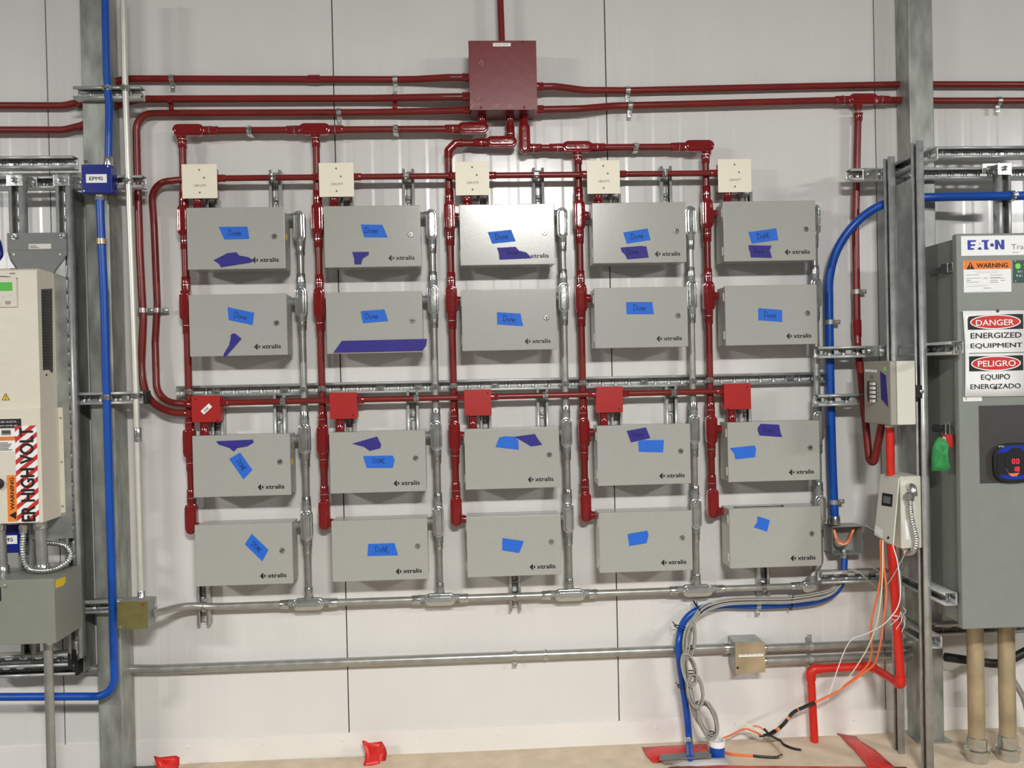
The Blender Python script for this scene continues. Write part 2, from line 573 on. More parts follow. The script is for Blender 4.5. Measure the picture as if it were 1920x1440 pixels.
def strut(label, p0, p1, opn, W=0.041, H=0.041, slots=True, group=None, bolts=(), name='strut_channel', caps=(), m='strut', slot_l=0.030, slot_w=0.014, phase=0.0):
    """slotted C channel, back line p0-p1, open towards opn"""
    p0, p1 = Vector(p0), Vector(p1)
    u = (p1-p0)
    L = u.length
    u = u/L
    opn = (opn - u*opn.dot(u)).normalized()
    v = opn.cross(u).normalized()
    mb = MB()
    h2 = W/2
    pit = 0.0508
    nc = max(1, round(L/pit))
    pit = L/nc
    corner = [math.atan2(sy*h2, sx*pit/2) for sx, sy in ((1, 1), (-1, 1), (-1, -1), (1, -1))]
    angs = sorted([2*math.pi*k/20-math.pi+0.02 for k in range(20)] + corner)
    aa, rr = slot_l/2-slot_w/2, slot_w/2
    def hit(t):
        cx, sn = math.cos(t), math.sin(t)
        if abs(sn) > 1e-6:
            q = rr/abs(sn)
            if abs(q*cx) <= aa:
                return q*cx, q*sn
        s_ = 1 if cx > 0 else -1
        bq = aa*abs(cx)
        q = bq + math.sqrt(max(bq*bq-aa*aa+rr*rr, 0))
        return q*cx, q*sn
    def edge(t):
        cx, sn = math.cos(t), math.sin(t)
        q = min((pit/2)/abs(cx) if abs(cx) > 1e-9 else 9, h2/abs(sn) if abs(sn) > 1e-9 else 9)
        return q*cx, q*sn
    for i in range(nc):
        c = p0 + u*(pit*(i+0.5))
        if slots:
            vs, fs = [], []
            k = len(angs)
            for t in angs:
                a, b = hit(t)
                vs.append(c+u*a+v*b)
            for t in angs:
                a, b = edge(t)
                vs.append(c+u*a+v*b)
            for j in range(k):
                fs.append((j, k+j, k+(j+1) % k, (j+1) % k))
            mb.add(vs, fs)
        else:
            mb.add([c-u*pit/2-v*h2, c+u*pit/2-v*h2, c+u*pit/2+v*h2, c-u*pit/2+v*h2], [(0, 1, 2, 3)])
    for sg in (1, -1):
        pr = [v*(sg*h2), v*(sg*h2)+opn*H, v*(sg*(h2-0.0075))+opn*H, v*(sg*(h2-0.0075))+opn*(H-0.006)]
        vs = [q+e for q in (p0, p1) for e in pr]
        k = len(pr)
        fs = [(j, j+1, k+j+1, k+j) for j in range(k-1)]
        if sg < 0:
            fs = [f[::-1] for f in fs]
        mb.add(vs, fs)
    if not bolts and not caps:
        return tag(mb.build(name, m, solid=0.0024, ang=30), label, 'strut', group)
    t = thing(name, label, 'strut', p0 if p0.z < p1.z else p1, group)
    mb.build('channel', m, t, solid=0.0024, ang=30)
    for f_ in bolts:
        c = p0 + u*(L*f_)
        q = MB()
        q.obox(c+opn*0.0032, u*0.0155, v*0.0125, opn*0.0016, 0.003)
        q.rings([(c+opn*0.004, 0.0075), (c+opn*0.0095, 0.0075), (c+opn*0.0105, 0.006)], 6)
        q.build('bolt', 'zinc', t)
    for e_ in caps:
        c = p0 if e_ == 0 else p1
        q = MB()
        q.obox(c+opn*H/2, u*0.006, v*(h2+0.003), opn*(H/2+0.003), 0.004)
        q.build('end_cap', 'black', t)
    return t
ROW = ['top row', 'second row', 'third row', 'bottom row']
COL = ['leftmost column', 'second column', 'middle column', 'fourth column', 'rightmost column']
# ================================================================== the setting
def setting():
    # wall of ribbed metal panels with open vertical joints
    seams_px = (104, 639, 1148, 1650)
    seams = [P(x, 720, 0).x for x in seams_px]
    pitch = (seams[-1]-seams[0])/3
    xs = [seams[0]-pitch] + seams + [seams[-1]+pitch]
    z0, z1 = -0.02, 3.6
    mb = MB()
    for i in range(len(xs)-1):
        a, b = xs[i]+0.0022, xs[i+1]-0.0022
        wdt = b-a
        nr = 10
        prof = [(a, 0.006), (a, 0.0), ]
        pr = wdt/nr
        for k in range(nr):
            c = a+pr*(k+0.5)
            dp = 0.0007
            prof += [(c-0.023, 0.0), (c-0.0125, dp), (c+0.0125, dp), (c+0.023, 0.0)]
        prof += [(b, 0.0), (b, 0.006)]
        vs = [Vector((x, y, z)) for x, y in prof for z in (z0, z1)]
        mb.add(vs, [(2*k, 2*k+2, 2*k+3, 2*k+1) for k in range(len(prof)-1)])
    wl = mb.build('wall_back', 'wall', ang=3)
    structure(wl)
    o = MB().box((xs[0], 0.006, z0), (xs[-1], 0.06, z1)).build('wall_back_core', 'seam', wl)
    # flashing along the foot of the wall
    zt = (P(675, 1372).z + P(1200, 1350).z)/2
    mb = MB()
    mb.box((xs[0], -0.004, 0), (xs[-1], 0.0, zt))
    bs = structure(mb.build('baseboard_back', 'base'))
    for px, py in ((354, 1401), (493, 1394), (641, 1388), (790, 1382), (935, 1376), (1082, 1370), (1230, 1364), (1380, 1357), (1600, 1349)):
        q = P(px, py, 0.004)
        MB().rings([(q, 0.005), (q+N*0.0015, 0.005), (q+N*0.0035, 0.0028)], 8).build('screw', 'base', bs)
    fl = MB().box((xs[0]-1, -7.5, -0.06), (xs[-1]+1, 0.05, 0.0)).build('floor', 'floor')
    structure(fl)
setting()

def column(label, name, x0, x1, d):
    """square galvanised post with rolled corners standing on a base plate"""
    a, b = P(x0, 700, d).x, P(x1, 700, d).x
    t = structure(MB().box((a, -d, 0.0), (b, -0.003, 3.6), 0.006, 3).build(name, 'column'))
    if name == 'trim_2':
        MB().box((a-0.02, -d-0.02, 0.0), (b+0.02, -0.002, 0.010), 0.002).build('base_plate', 'column', t)
    return t
column('', 'trim_1', 167, 213, 0.118)
column('', 'trim_2', 1714, 1760, 0.10)

# ================================================================== twenty cabinets
DF = 0.145
KF = D-DF
CW, CH = 0.1113*KF, 0.0712*KF
CX = [v*KF for v in (-0.3206, -0.1642, -0.0074, 0.1488, 0.3051)]
CZ = [EYE + v*KF for v in (0.2008, 0.1008, -0.0617, -0.1647)]
LOOK = [
    ['with Done tape above torn violet tape touching the logo', 'with slanted Done tape and a small torn violet scrap', 'shining pale, torn violet tape covering half its logo', 'with Done tape tilted over a straight violet tape', 'with Done tape tilted over a notched violet tape'],
    ['with Done tape and a thin diagonal violet shard', 'with a long violet tape strip along its bottom edge', 'with one faint Done tape in its centre', 'with one Done tape high above its centre', 'with one small neat Done tape, no violet tape'],
    ['with Done tape turned diagonally under a violet triangle', 'with capital DONE tape under a violet scrap', 'with blank blue tape overlapping a violet scrap', 'with violet tape overlapping the corner of blank blue tape', 'with high violet tape and blank blue tape at left'],
    ['with DONE tape turned diagonally, no violet tape', 'with a level DONE tape in capitals near its centre', 'with one blank blue tape in its centre', 'with one blank blue tape tilted upwards', 'with one small tilted blue square of tape'],
]
TAPES = {
    (0, 0): [('tape', zc(320, 340, 6, [(540, 512), (862, 510), (885, 648), (605, 655)]), 'Done'), ('tapep', zc(320, 340, 6, [(482, 888), (640, 808), (738, 797), (770, 835), (870, 852), (935, 890), (900, 915), (565, 968), (545, 930)]), None)],
    (0, 1): [('tape', zc(600, 340, 6, [(460, 485), (702, 490), (762, 632), (497, 630), (470, 540)]), 'Done'), ('tapep', zc(600, 340, 6, [(362, 795), (550, 793), (548, 828), (480, 870), (462, 935), (388, 935), (385, 870)]), None)],
    (0, 2): [('tape', zc(840, 340, 6, [(447, 572), (710, 545), (762, 675), (497, 702)]), 'Done'), ('tapep', zc(840, 340, 6, [(550, 748), (758, 737), (800, 780), (880, 800), (945, 865), (580, 882), (570, 800)]), 'done')],
    (0, 3): [('tape', zc(1080, 340, 6, [(530, 575), (805, 530), (838, 660), (572, 703)]), 'Done'), ('tapep', zc(1080, 340, 6, [(500, 745), (730, 727), (792, 732), (818, 857), (578, 878), (552, 825), (515, 790)]), 'done')],
    (0, 4): [('tape', zc(1320, 340, 6, [(500, 572), (812, 528), (835, 660), (537, 702)]), 'DoNE'), ('tapep', zc(1320, 340, 6, [(503, 718), (762, 724), (740, 775), (765, 862), (527, 855), (520, 800), (503, 760)]), 'done')],
    (1, 0): [('tape', zc(220, 540, 4.571, [(945, 163), (1173, 212), (1160, 318), (955, 275)]), 'Done'), ('tapep', zc(220, 540, 4.571, [(965, 415), (985, 390), (1010, 390), (1065, 435), (930, 590), (908, 590), (915, 560), (958, 490), (975, 415)]), None)],
    (1, 1): [('tape', zc(600, 520, 6, [(458, 380), (725, 360), (768, 492), (483, 517), (468, 450)]), 'Done'), ('tapep', zc(600, 520, 6, [(148, 850), (245, 715), (1205, 692), (1195, 770), (1150, 828), (600, 840)]), None)],
    (1, 2): [('tape', zc(840, 520, 6, [(550, 392), (815, 408), (845, 550), (553, 530)]), 'Done')],
    (1, 3): [('tape', zc(1080, 500, 6, [(563, 398), (858, 398), (875, 535), (568, 535)]), 'Done')],
    (1, 4): [('tape', zc(1320, 500, 6, [(610, 467), (878, 488), (880, 623), (610, 603)]), 'Done')],
    (2, 0): [('tapep', zc(320, 660, 4.8, [(408, 803), (740, 788), (748, 815), (690, 850), (600, 865), (568, 897), (530, 865), (430, 832)]), None), ('tape', zc(320, 660, 4.8, [(625, 905), (735, 1062), (655, 1145), (527, 962)]), 'DONE')],
    (2, 1): [('tapep', zc(320, 660, 4.8, [(1632, 825), (1858, 760), (1895, 835), (1885, 868), (1790, 890), (1740, 855)]), None), ('tape', zc(680, 660, 4.8, [(5, 937), (270, 932), (288, 970), (270, 1043), (38, 1043), (10, 960)]), 'DONE')],
    (2, 2): [('tape', zc(680, 660, 4.8, [(1195, 857), (1228, 770), (1280, 758), (1365, 762), (1402, 800), (1405, 880)]), None), ('tapep', zc(680, 660, 4.8, [(1360, 763), (1550, 737), (1575, 780), (1617, 835), (1515, 850), (1440, 805)]), None)],
    (2, 3): [('tapep', zc(1060, 660, 4.8, [(552, 710), (725, 678), (765, 775), (590, 815)]), 'done'), ('tape', zc(1060, 660, 4.8, [(655, 805), (690, 793), (887, 793), (880, 903), (663, 897)]), None)],
    (2, 4): [('tapep', zc(1300, 700, 6, [(758, 567), (965, 578), (980, 660), (1000, 717), (745, 700), (722, 640), (725, 610)]), 'done'), ('tape', zc(1300, 700, 6, [(410, 840), (690, 812), (705, 850), (695, 942), (472, 967), (462, 905)]), None)],
    (3, 0): [('tape', zc(320, 900, 4.8, [(730, 485), (880, 628), (825, 732), (667, 578)]), 'DONE')],
    (3, 1): [('tape', zc(680, 900, 4.8, [(50, 575), (288, 568), (318, 678), (43, 685)]), 'DoNE')],
    (3, 2): [('tape', zc(680, 900, 4.8, [(1258, 522), (1450, 550), (1437, 590), (1407, 657), (1255, 632)]), None)],
    (3, 3): [('tape', zc(1040, 900, 4.8, [(655, 487), (832, 455), (845, 490), (828, 568), (672, 595)]), None)],
    (3, 4): [('tape', zc(1320, 920, 8, [(800, 382), (988, 442), (945, 615), (745, 550), (800, 470)]), None)],
}
def cabinet(r, c):
    x0, z1 = CX[c], CZ[r]
    x1, z0 = x0+CW, z1-CH
    t = thing('equipment_cabinet', 'grey steel cabinet, %s %s, %s' % (ROW[r], COL[c].replace(' column', ''), LOOK[r][c]), 'cabinet', Vector(((x0+x1)/2, -0.042, z0)), 'grey cabinets on the wall')
    MB().box((x0+0.002, -DF+0.018, z0+0.002), (x1-0.002, -0.0425, z1-0.002), 0.002).build('body', 'cab', t)
    dr = MB().box((x0, -DF, z0), (x1, -DF+0.017, z1), 0.0022, 3).build('door', 'cab', t)
    for f_ in (0.18, 0.82):
        zz = z1-CH*f_
        MB().box((x0-0.0022, -DF+0.012, zz-0.015), (x0+0.003, -DF+0.024, zz+0.015), 0.001).build('hinge', 'whitep', t)
    # round key lock
    p = Vector((x0+CW*0.893, -DF, z1-CH*(0.481 if r < 2 else 0.455)))
    lk = MB().rings([(p, 0.0098), (p+N*0.0025, 0.0098), (p+N*0.004, 0.0085), (p+N*0.0041, 0.0065), (p+N*0.003, 0.006)], 18).build('lock', 'zinc', t)
    a = random.uniform(0, 3.1)
    v = Vector((math.cos(a), 0, math.sin(a)))
    MB().obox(p+N*0.0034, v*0.0052, N*0.0012, N.cross(v)*0.0012).build('keyhole', 'ink', lk)
    # printed logo: split diamond and lower-case name
    h = CH*0.028
    lx, lz = x0+CW*0.690, z1-CH*0.860
    dm = MB()
    k = 0.0112
    e = -DF-0.0003
    dm.prism([Vector((lx-k, e, lz)), Vector((lx-0.0006, e, lz+k)), Vector((lx+0.0012, e, lz+k*0.8)), Vector((lx+0.0012, e, lz-k*0.8)), Vector((lx-0.0006, e, lz-k))], N*0.0002)
    dm.prism([Vector((lx+0.0042, e, lz+k*0.6)), Vector((lx+k, e, lz)), Vector((lx+0.0042, e, lz-k*0.6))], N*0.0002)
    dm.build('logo_mark', 'ink', dr)
    text('xtralis', dr, 'ink', Vector((x0+CW*0.735, e, lz-0.0072)), CW*0.198, 0.0162, bold=0.028, name='logo_lettering')
    for i, (m, poly, wr) in enumerate(TAPES.get((r, c), ())):
        dd = DF+0.0005+0.0006*i
        pts = [P(q[0], q[1], dd) for q in poly]
        tp = MB().prism(pts, N*0.0005).build('masking_tape', m, t)
        if m == 'tapep':
            tp['label'] = 'violet masking tape'
        else:
            tp['label'] = 'bright blue masking tape'
        if wr:
            a, b = pts[0], pts[1]
            xd = (b-a).normalized()
            zd = N.cross(xd).normalized()
            if zd.z < 0 and abs(xd.x) > 0.5:
                zd = -zd
            zd = xd.cross(N)*-1
            wd = (b-a).length
            cen = sum(pts, Vector())/len(pts)
            hh = 0.021 if wr[0] == 'D' and wr != 'DONE' else 0.018
            tot = sum(HW[ch][1] for ch in wr.replace('d', 'D'))*hh
            zd = N.cross(xd) if N.cross(xd).dot(Z) > 0 else xd.cross(N)
            if (r, c) in ((2, 0), (3, 0)):
                zd = Vector((-xd.z, 0, xd.x))
            o = cen - xd*tot/2 - zd*hh*0.42 + N*0.0006
            hand(wr.replace('d', 'D'), tp, 'pen' if m == 'tape' else 'penp', o, xd, zd, hh)
    if c == 0 and r in (0, 2):
        MB().box((x1-0.0022, -DF+0.052, z1-CH*0.52), (x1-0.0015, -DF+0.026, z1-CH*0.42)).build('side_sticker', 'yellow', t)
    return t
for r in range(4):
    for c in range(5):
        cabinet(r, c)
# loose cable tie lying on the bottom right cabinet
_t = CZ[3]
q0, q1 = P(1375, 947.5, DF-0.03), P(1467, 946.5, DF-0.03)
mb = MB()
q0.z = q1.z = _t+0.0012
mb.tube([q0, q0*0.5+q1*0.5, q1], 0.0014, 6)
mb.obox(q1, X*0.004, Vector((0, 1, 0))*0.003, Z*0.0022, 0.0006)
tag(mb.build('cable_tie', 'black'), 'loose black cable tie lying on top of the bottom right cabinet', 'cable tie')

# ================================================================== struts carrying the cabinets
for c in range(5):
    cc = COL[c].replace(' column', '')
    for k, (fx, nm) in enumerate(((0.29, 'left'), (0.905, 'right'))):
        # behind the first row
        topx = [(398, 517), (650, 766), (905, 1009), (1152, 1248), (1398, 1490)][c][k]
        if k == 1 and c == 4:
            continue
        top = [(375, 320), (372, 318), (368, 316), (365, 313), (360, 300)][c][k]
        x = P(topx, 350, 0.03).x
        za, zb = P(topx, top, 0.03).z, CZ[0]-CH*0.75
        strut('short vertical zinc strut behind the top row %s cabinet, %s one' % (cc, nm), (x, -0.001, zb), (x, -0.001, za), N, group='short struts behind cabinets')
        topx = [(408, 525), (655, 774), (910, 1017), (1155, 1258), (1396, 1480)][c][k]
        if k == 1 and c == 4:
            continue
        top = [(770, 737), (768, 732), (762, 729), (757, 723), (750, 730)][c][k]
        x = P(topx, 760, 0.03).x
        za, zb = P(topx, top, 0.03).z, CZ[2]-CH*0.75
        strut('short vertical zinc strut behind the third row %s cabinet, %s one' % (cc, nm), (x, -0.001, zb), (x, -0.001, za), N, group='short struts behind cabinets')
for px, yb, nm in ((383, 1171, 'left'), (966, 1144, 'middle'), (1431, 1117, 'right')):
    x = P(px, yb-20, 0.03).x
    strut('short zinc strut hanging below the bottom row %s cabinet' % nm, (x, -0.001, P(px, yb, 0.03).z), (x, -0.001, CZ[3]-CH*0.4), N, group='struts below the bottom row')
za = (P(331.5, 733.5, 0.02).z + P(1523, 709.5, 0.02).z)/2
strut('long horizontal slotted strut between the second and third cabinet rows', (P(333, 733, 0.02).x, -0.001, za), (P(1549, 709, 0.02).x, -0.001, za), N, H=0.034, bolts=(0.055, 0.158, 0.304, 0.362, 0.480, 0.713, 0.945))

# ================================================================== red and grey risers beside the cabinets
RV = 0.056
RR = 0.0128
redx = [x-0.036 for x in CX]
greyx = [x+CW+0.036 for x in CX]
greyx[4] -= 0.006
offr = [-0.029, -0.029, -0.029, 0.012]
offg = [-0.057, -0.024, -0.026, -0.026]
HL = 0.0555+0.018    # centre to hub end
def lbl(what, c, r):
    return '%s beside the %s %s cabinet' % (what, ROW[r], COL[c].replace(' column', ''))
for c in range(5):
    cc = COL[c].replace(' column', '')
    zc_r = [CZ[r]+offr[r] for r in range(4)]
    for r in range(4):
        p = Vector((redx[c], -RV, zc_r[r]))
        so = 0.0 if r < 3 else -0.034
        conduit_body(lbl('glossy red conduit fitting', c, r) + ', left of it', p, Z, 'red', ends=(1, -1) if r < 3 else (1,), side=[(so, X, 0.016)], group='red conduit fittings beside cabinets')
    for r in range(3):
        a = Vector((redx[c], -RV, zc_r[r]-HL))
        b = Vector((redx[c], -RV, zc_r[r+1]+HL))
        conduit('red conduit riser left of the %s column, between %s and %s fittings' % (cc, ROW[r], ROW[r+1]), [a, b], RR, 'red', conn=(0, 1), group='red risers between fittings')
    # clamp on the long strut
    clamp('zinc clamp holding the %s red riser on the long strut' % cc, Vector((redx[c], -RV, za)), Z, RR, X, 'clamps on the long strut', depth=0.012)
    # grey side
    zg = [CZ[r]+offg[r] for r in range(4)]
    for r in range(4):
        p = Vector((greyx[c], -RV, zg[r]))
        so = 0.034 if r == 0 else 0.0
        conduit_body(lbl('bare metal conduit fitting with shiny cover', c, r) + ', right of it', p, Z, 'grey', ends=(1, -1) if r else (-1,), side=[(so, -X, 0.020)], group='grey conduit fittings beside cabinets')
    for r in range(3):
        a = Vector((greyx[c], -RV, zg[r]-HL))
        b = Vector((greyx[c], -RV, zg[r+1]+HL))
        conduit('steel conduit riser right of the %s column, between %s and %s fittings' % (cc, ROW[r], ROW[r+1]), [a, b], RR, 'grey', conn=(0, 1), group='grey risers between fittings')
    clamp('zinc clamp holding the %s steel riser on the long strut' % cc, Vector((greyx[c], -RV, za)), Z, RR, X, 'clamps on the long strut', depth=0.012)
# bottom header with tees
tee_px = [(574, 1128), (820, 1120), (1067, 1116), (1310, 1111)]
zt = sum(P(a, b, RV).z for a, b in tee_px)/4
prev = None
for c in range(4):
    p = Vector((greyx[c], -RV, zt))
    conduit_body('bare metal tee fitting under the %s steel riser' % COL[c].replace(' column', ''), p, X, 'grey', ends=(1, -1), side=[(0, Z, 0.010)], group='tees on the bottom conduit')
    zl = CZ[3]+offg[3]
    conduit('steel conduit riser right of the %s column, down to the bottom tee' % COL[c].replace(' column', ''), [Vector((greyx[c], -RV, zl-HL)), Vector((greyx[c], -RV, zt+0.030))], RR, 'grey', conn=(0, 1), group='grey risers between fittings')
    a = Vector((greyx[c]+HL, -RV, zt))
    if c < 3:
        b = Vector((greyx[c+1]-HL, -RV, zt))
        conduit('horizontal steel conduit between the %s and %s bottom tees' % (['first', 'second', 'third'][c], ['second', 'third', 'fourth'][c]), [a, b], RR, 'grey', conn=(0, 1), group='bottom steel conduit')
ex = P(1517, 1106, RV).x
conduit('horizontal steel conduit right of the fourth bottom tee', [Vector((greyx[3]+HL, -RV, zt)), Vector((ex-0.04, -RV, zt))], RR, 'grey', conn=(0, 1), group='bottom steel conduit')
conduit_body('bare metal elbow at the right end of the bottom conduit', Vector((ex, -RV, zt)), X, 'grey', ends=(-1,), side=[(0.012, Z, 0.02)], L=0.062)
conduit('steel conduit riser right of the rightmost column, down to the end elbow', [Vector((greyx[4], -RV, CZ[3]+offg[3]-HL)), Vector((greyx[4], -RV, zt+0.09)), Vector((ex+0.014, -RV, zt+0.035))], RR, 'grey', bend=0.05, conn=(0,), group='grey risers between fittings')
conduit('steel conduit bending from the olive box up to the first bottom tee', [P(286, 1150, 0.19), P(303, 1147, 0.165), P(345, 1135, 0.085), Vector((P(400, 1130, RV).x, -RV, zt)), Vector((greyx[0]-HL, -RV, zt))], RR, 'grey', bend=0.25, conn=(1,))
for px, nm in ((383, 'left'), (966, 'middle'), (1431, 'right')):
    clamp('zinc clamp on the %s hanging strut holding the bottom conduit' % nm, Vector((P(px, 1120, RV).x, -RV, zt)), X, RR, Z, 'clamps on the bottom conduit', depth=0.012)

# ================================================================== cream and red device boxes with their cross conduits
cream = [(341, 308, 407, 373), (598, 305, 663.5, 369), (854, 303.5, 917.5, 367), (1100.8, 301.5, 1162.5, 365), (1346.5, 297, 1409, 359)]
ctext = ['LB4.070', 'LB4.071', 'LB4.072', 'LB4.075', 'LB4.077']
DC = 0.098
zb_ = [0, 0]
zt_c = sum(P(q[0], q[1], DC).z for q in cream)/5
zb_c = sum(P(q[0], q[3], DC).z for q in cream)/5
nipx = [371.7, 626.7, 876, 1121, 1363.7]
HP = 0.081
hz = sum(P(a, b, HP).z for a, b in ((500, 333), (760, 330.5), (1010, 329), (1250, 325.5)))/4
cb = []
for c in range(5):
    cc = COL[c].replace(' column', '')
    x0, x1 = P(cream[c][0], 340, DC).x, P(cream[c][2], 340, DC).x
    cb.append((x0, x1))
    t = thing('junction_box', 'square cream plated box marked %s above the %s cabinet' % (ctext[c], cc), 'junction box', Vector(((x0+x1)/2, -0.042, zb_c)), 'cream boxes above the top row')
    MB().box((x0+0.008, -DC+0.004, zb_c+0.008), (x1-0.008, -0.042, zt_c-0.008), 0.006).build('box', 'red', t)
    pl = MB().box((x0, -DC, zb_c), (x1, -DC+0.004, zt_c), 0.0012).build('cover_plate', 'cream', t)
    w_, h_ = x1-x0, zt_c-zb_c
    for fx, fz in ((0.5, 0.17), (0.63, 0.40), (0.5, 0.83)):
        q = Vector((x0+w_*fx, -DC, zt_c-h_*fz))
        MB().rings([(q-N*0.001, 0.0036), (q+N*0.0008, 0.0036)], 10).build('screw', 'grey', pl)
    text(ctext[c], pl, 'grey', Vector((x0+w_*0.34, -DC-0.0003, zt_c-h_*0.66)), w_*0.34, 0.0088)
    nx = P(nipx[c], 380, 0.07).x
    conduit('short red nipple between cream box and the top row %s cabinet' % cc, [Vector((nx, -0.072, CZ[0]-0.004)), Vector((nx, -0.072, zb_c+0.006))], RR, 'red', conn=(0, 1), group='nipples above cabinets', m='redg', ring=False)
def cross(prefix, boxes, z, d, r, grp, spx):
    for c in range(4):
        a = Vector((boxes[c][1]-0.004, -d, z))
        b = Vector((boxes[c+1][0]+0.004, -d, z))
        conduit('horizontal red conduit from %s to %s %s box' % (['first', 'second', 'third', 'fourth'][c], ['second', 'third', 'fourth', 'fifth'][c], prefix), [a, b], r, 'red', conn=(0, 1), group=grp, ring=False)
        clamp('zinc clamp on the red conduit between %s and %s %s box' % (['first', 'second', 'third', 'fourth'][c], ['second', 'third', 'fourth', 'fifth'][c], prefix), Vector((P(spx[c], 500, d).x, -d, z)), X, r, Z, 'clamps on cross conduits', depth=0.04)
cross('cream', cb, hz, HP, 0.0108, 'red conduits between cream boxes', (517, 766, 1009, 1249))
redb = [(359, 744, 412.5, 792.7), (618, 737, 669.5, 787.5), (870.6, 729.8, 921.5, 780), (1117.3, 724.6, 1168, 773.7), (1358, 719, 1408.5, 767.5)]
zt_r = sum(P(q[0], q[1], DC).z for q in redb)/5
zb_r = sum(P(q[0], q[3], DC).z for q in redb)/5
hz2 = sum(P(a, b, HP).z for a, b in ((500, 754), (770, 748), (1010, 741.5), (1250, 735)))/4
rb = []
nipr = [384, 638, 886.5, 1132, 1372]
for c in range(5):
    cc = COL[c].replace(' column', '')
    x0, x1 = P(redb[c][0], 760, DC).x, P(redb[c][2], 760, DC).x
    rb.append((x0, x1))
    w_, h_ = x1-x0, zt_r-zb_r
    t = thing('junction_box', 'square bright red box above the third row %s cabinet%s' % (cc, ', with a white barcode sticker' if c == 0 else ''), 'junction box', Vector(((x0+x1)/2, -0.042, zb_r)), 'red boxes above the third row')
    MB().box((x0+0.003, -DC+0.003, zb_r+0.002), (x1-0.001, -0.042, zt_r-0.002), 0.006).build('box', 'redbox', t)
    pl = MB().box((x0, -DC, zb_r), (x1, -DC+0.003, zt_r), 0.0012).build('cover_plate', 'redbox', t)
    for fx, fz in (((0.14, 0.12), (0.9, 0.94)), ((0.85, 0.87),), ((0.87, 0.14), (0.12, 0.97)), ((0.86, 0.85), (0.05, 0.12)), ((0.87, 0.14), (0.12, 0.97)))[c]:
        q = Vector((x0+w_*fx, -DC, zt_r-h_*fz))
        MB().rings([(q-N*0.001, 0.0034), (q+N*0.0005, 0.0034)], 10).build('screw_hole', 'ink', pl)
    if c == 0:
        c0 = Vector((x0+w_*0.52, -DC-0.0003, zt_r-h_*0.50))
        u_ = Vector((0.74, 0, 0.67)).normalized()
        v_ = Vector((-u_.z, 0, u_.x))
        st = MB().obox(c0, u_*0.020, v_*0.0085, N*0.0003).build('sticker', 'white', t)
        q = MB()
        for k in range(7):
            q.obox(c0+u_*(-0.012+0.0032*k)-v_*0.001+N*0.0004, u_*(0.0006+0.0004*(k % 3)), v_*0.0045, N*0.0001)
        q.build('barcode', 'grey', st)
    nx = P(nipr[c], 800, 0.07).x
    conduit('short red nipple between red box and the third row %s cabinet' % cc, [Vector((nx, -0.072, CZ[2]-0.004)), Vector((nx, -0.072, zb_r+0.006))], RR, 'red', conn=(0, 1), group='nipples above cabinets', m='redg', ring=False)
cross('red', rb, hz2, HP, 0.0108, 'red conduits between red boxes', (525, 775, 1017, 1258))
# ================================================================== maroon pull box at the top and the conduits feeding it
DM = 0.14
mx0, mx1 = P(879.5, 140, DM).x, P(1006.5, 140, DM).x
mz1, mz0 = P(943, 76, DM).z, P(943, 206, DM).z
t = thing('pull_box', 'large maroon pull box at the top with chipped paint', 'pull box', Vector(((mx0+mx1)/2, -0.002, mz0)))
MB().box((mx0+0.004, -DM+0.003, mz0+0.004), (mx1-0.004, -0.001, mz1-0.004), 0.002).build('box', 'maroon', t)
lidm = MB().box((mx0, -DM, mz0), (mx1, -DM+0.003, mz1), 0.001).build('cover_plate', 'maroon', t)
for px, py in ((898, 80), (980, 79), (902.5, 201.5), (983, 201.5)):
    q = P(px, py, DM)
    MB().rings([(q, 0.0045), (q+N*0.002, 0.0045), (q+N*0.003, 0.003)], 8).build('screw', 'maroon', lidm)
a, b = P(924.5, 87, DM+0.0005), P(957.5, 80.5, DM+0.0005)
st = MB().box((a.x, -DM-0.0006, a.z), (b.x, -DM, b.z)).build('sticker', 'white', t)
text('L84.060  L84.077', st, 'grey', Vector((a.x+0.006, -DM-0.0007, a.z+0.0035)), (b.x-a.x)*0.8, 0.0052)
mb = MB()
for k in range(46):
    if k < 8:
        px, py = random.gauss(903, 5), random.gauss(117, 4)
    elif k < 34:
        px, py = min(random.gauss(890, 6), 908), random.gauss(192, 8)
    else:
        px, py = random.uniform(925, 960), random.uniform(194, 202)
    px, py = max(px, 882), min(py, 203)
    q = P(px, py, DM+0.0002)
    s_ = random.uniform(0.0008, 0.0022)
    th = random.uniform(0, 3)
    u_ = Vector((math.cos(th), 0, math.sin(th)))
    v_ = Vector((-math.sin(th), 0, math.cos(th)))
    mb.prism([q+u_*s_*1.3, q+v_*s_*0.6, q-u_*s_, q-v_*s_*0.8], N*0.0001)
mb.build('paint_chips', 'chip', t)
conduit('red conduit rising from the top of the maroon box', [P(941, 80, 0.06), P(936.5, -40, 0.06)], 0.0122, 'red')
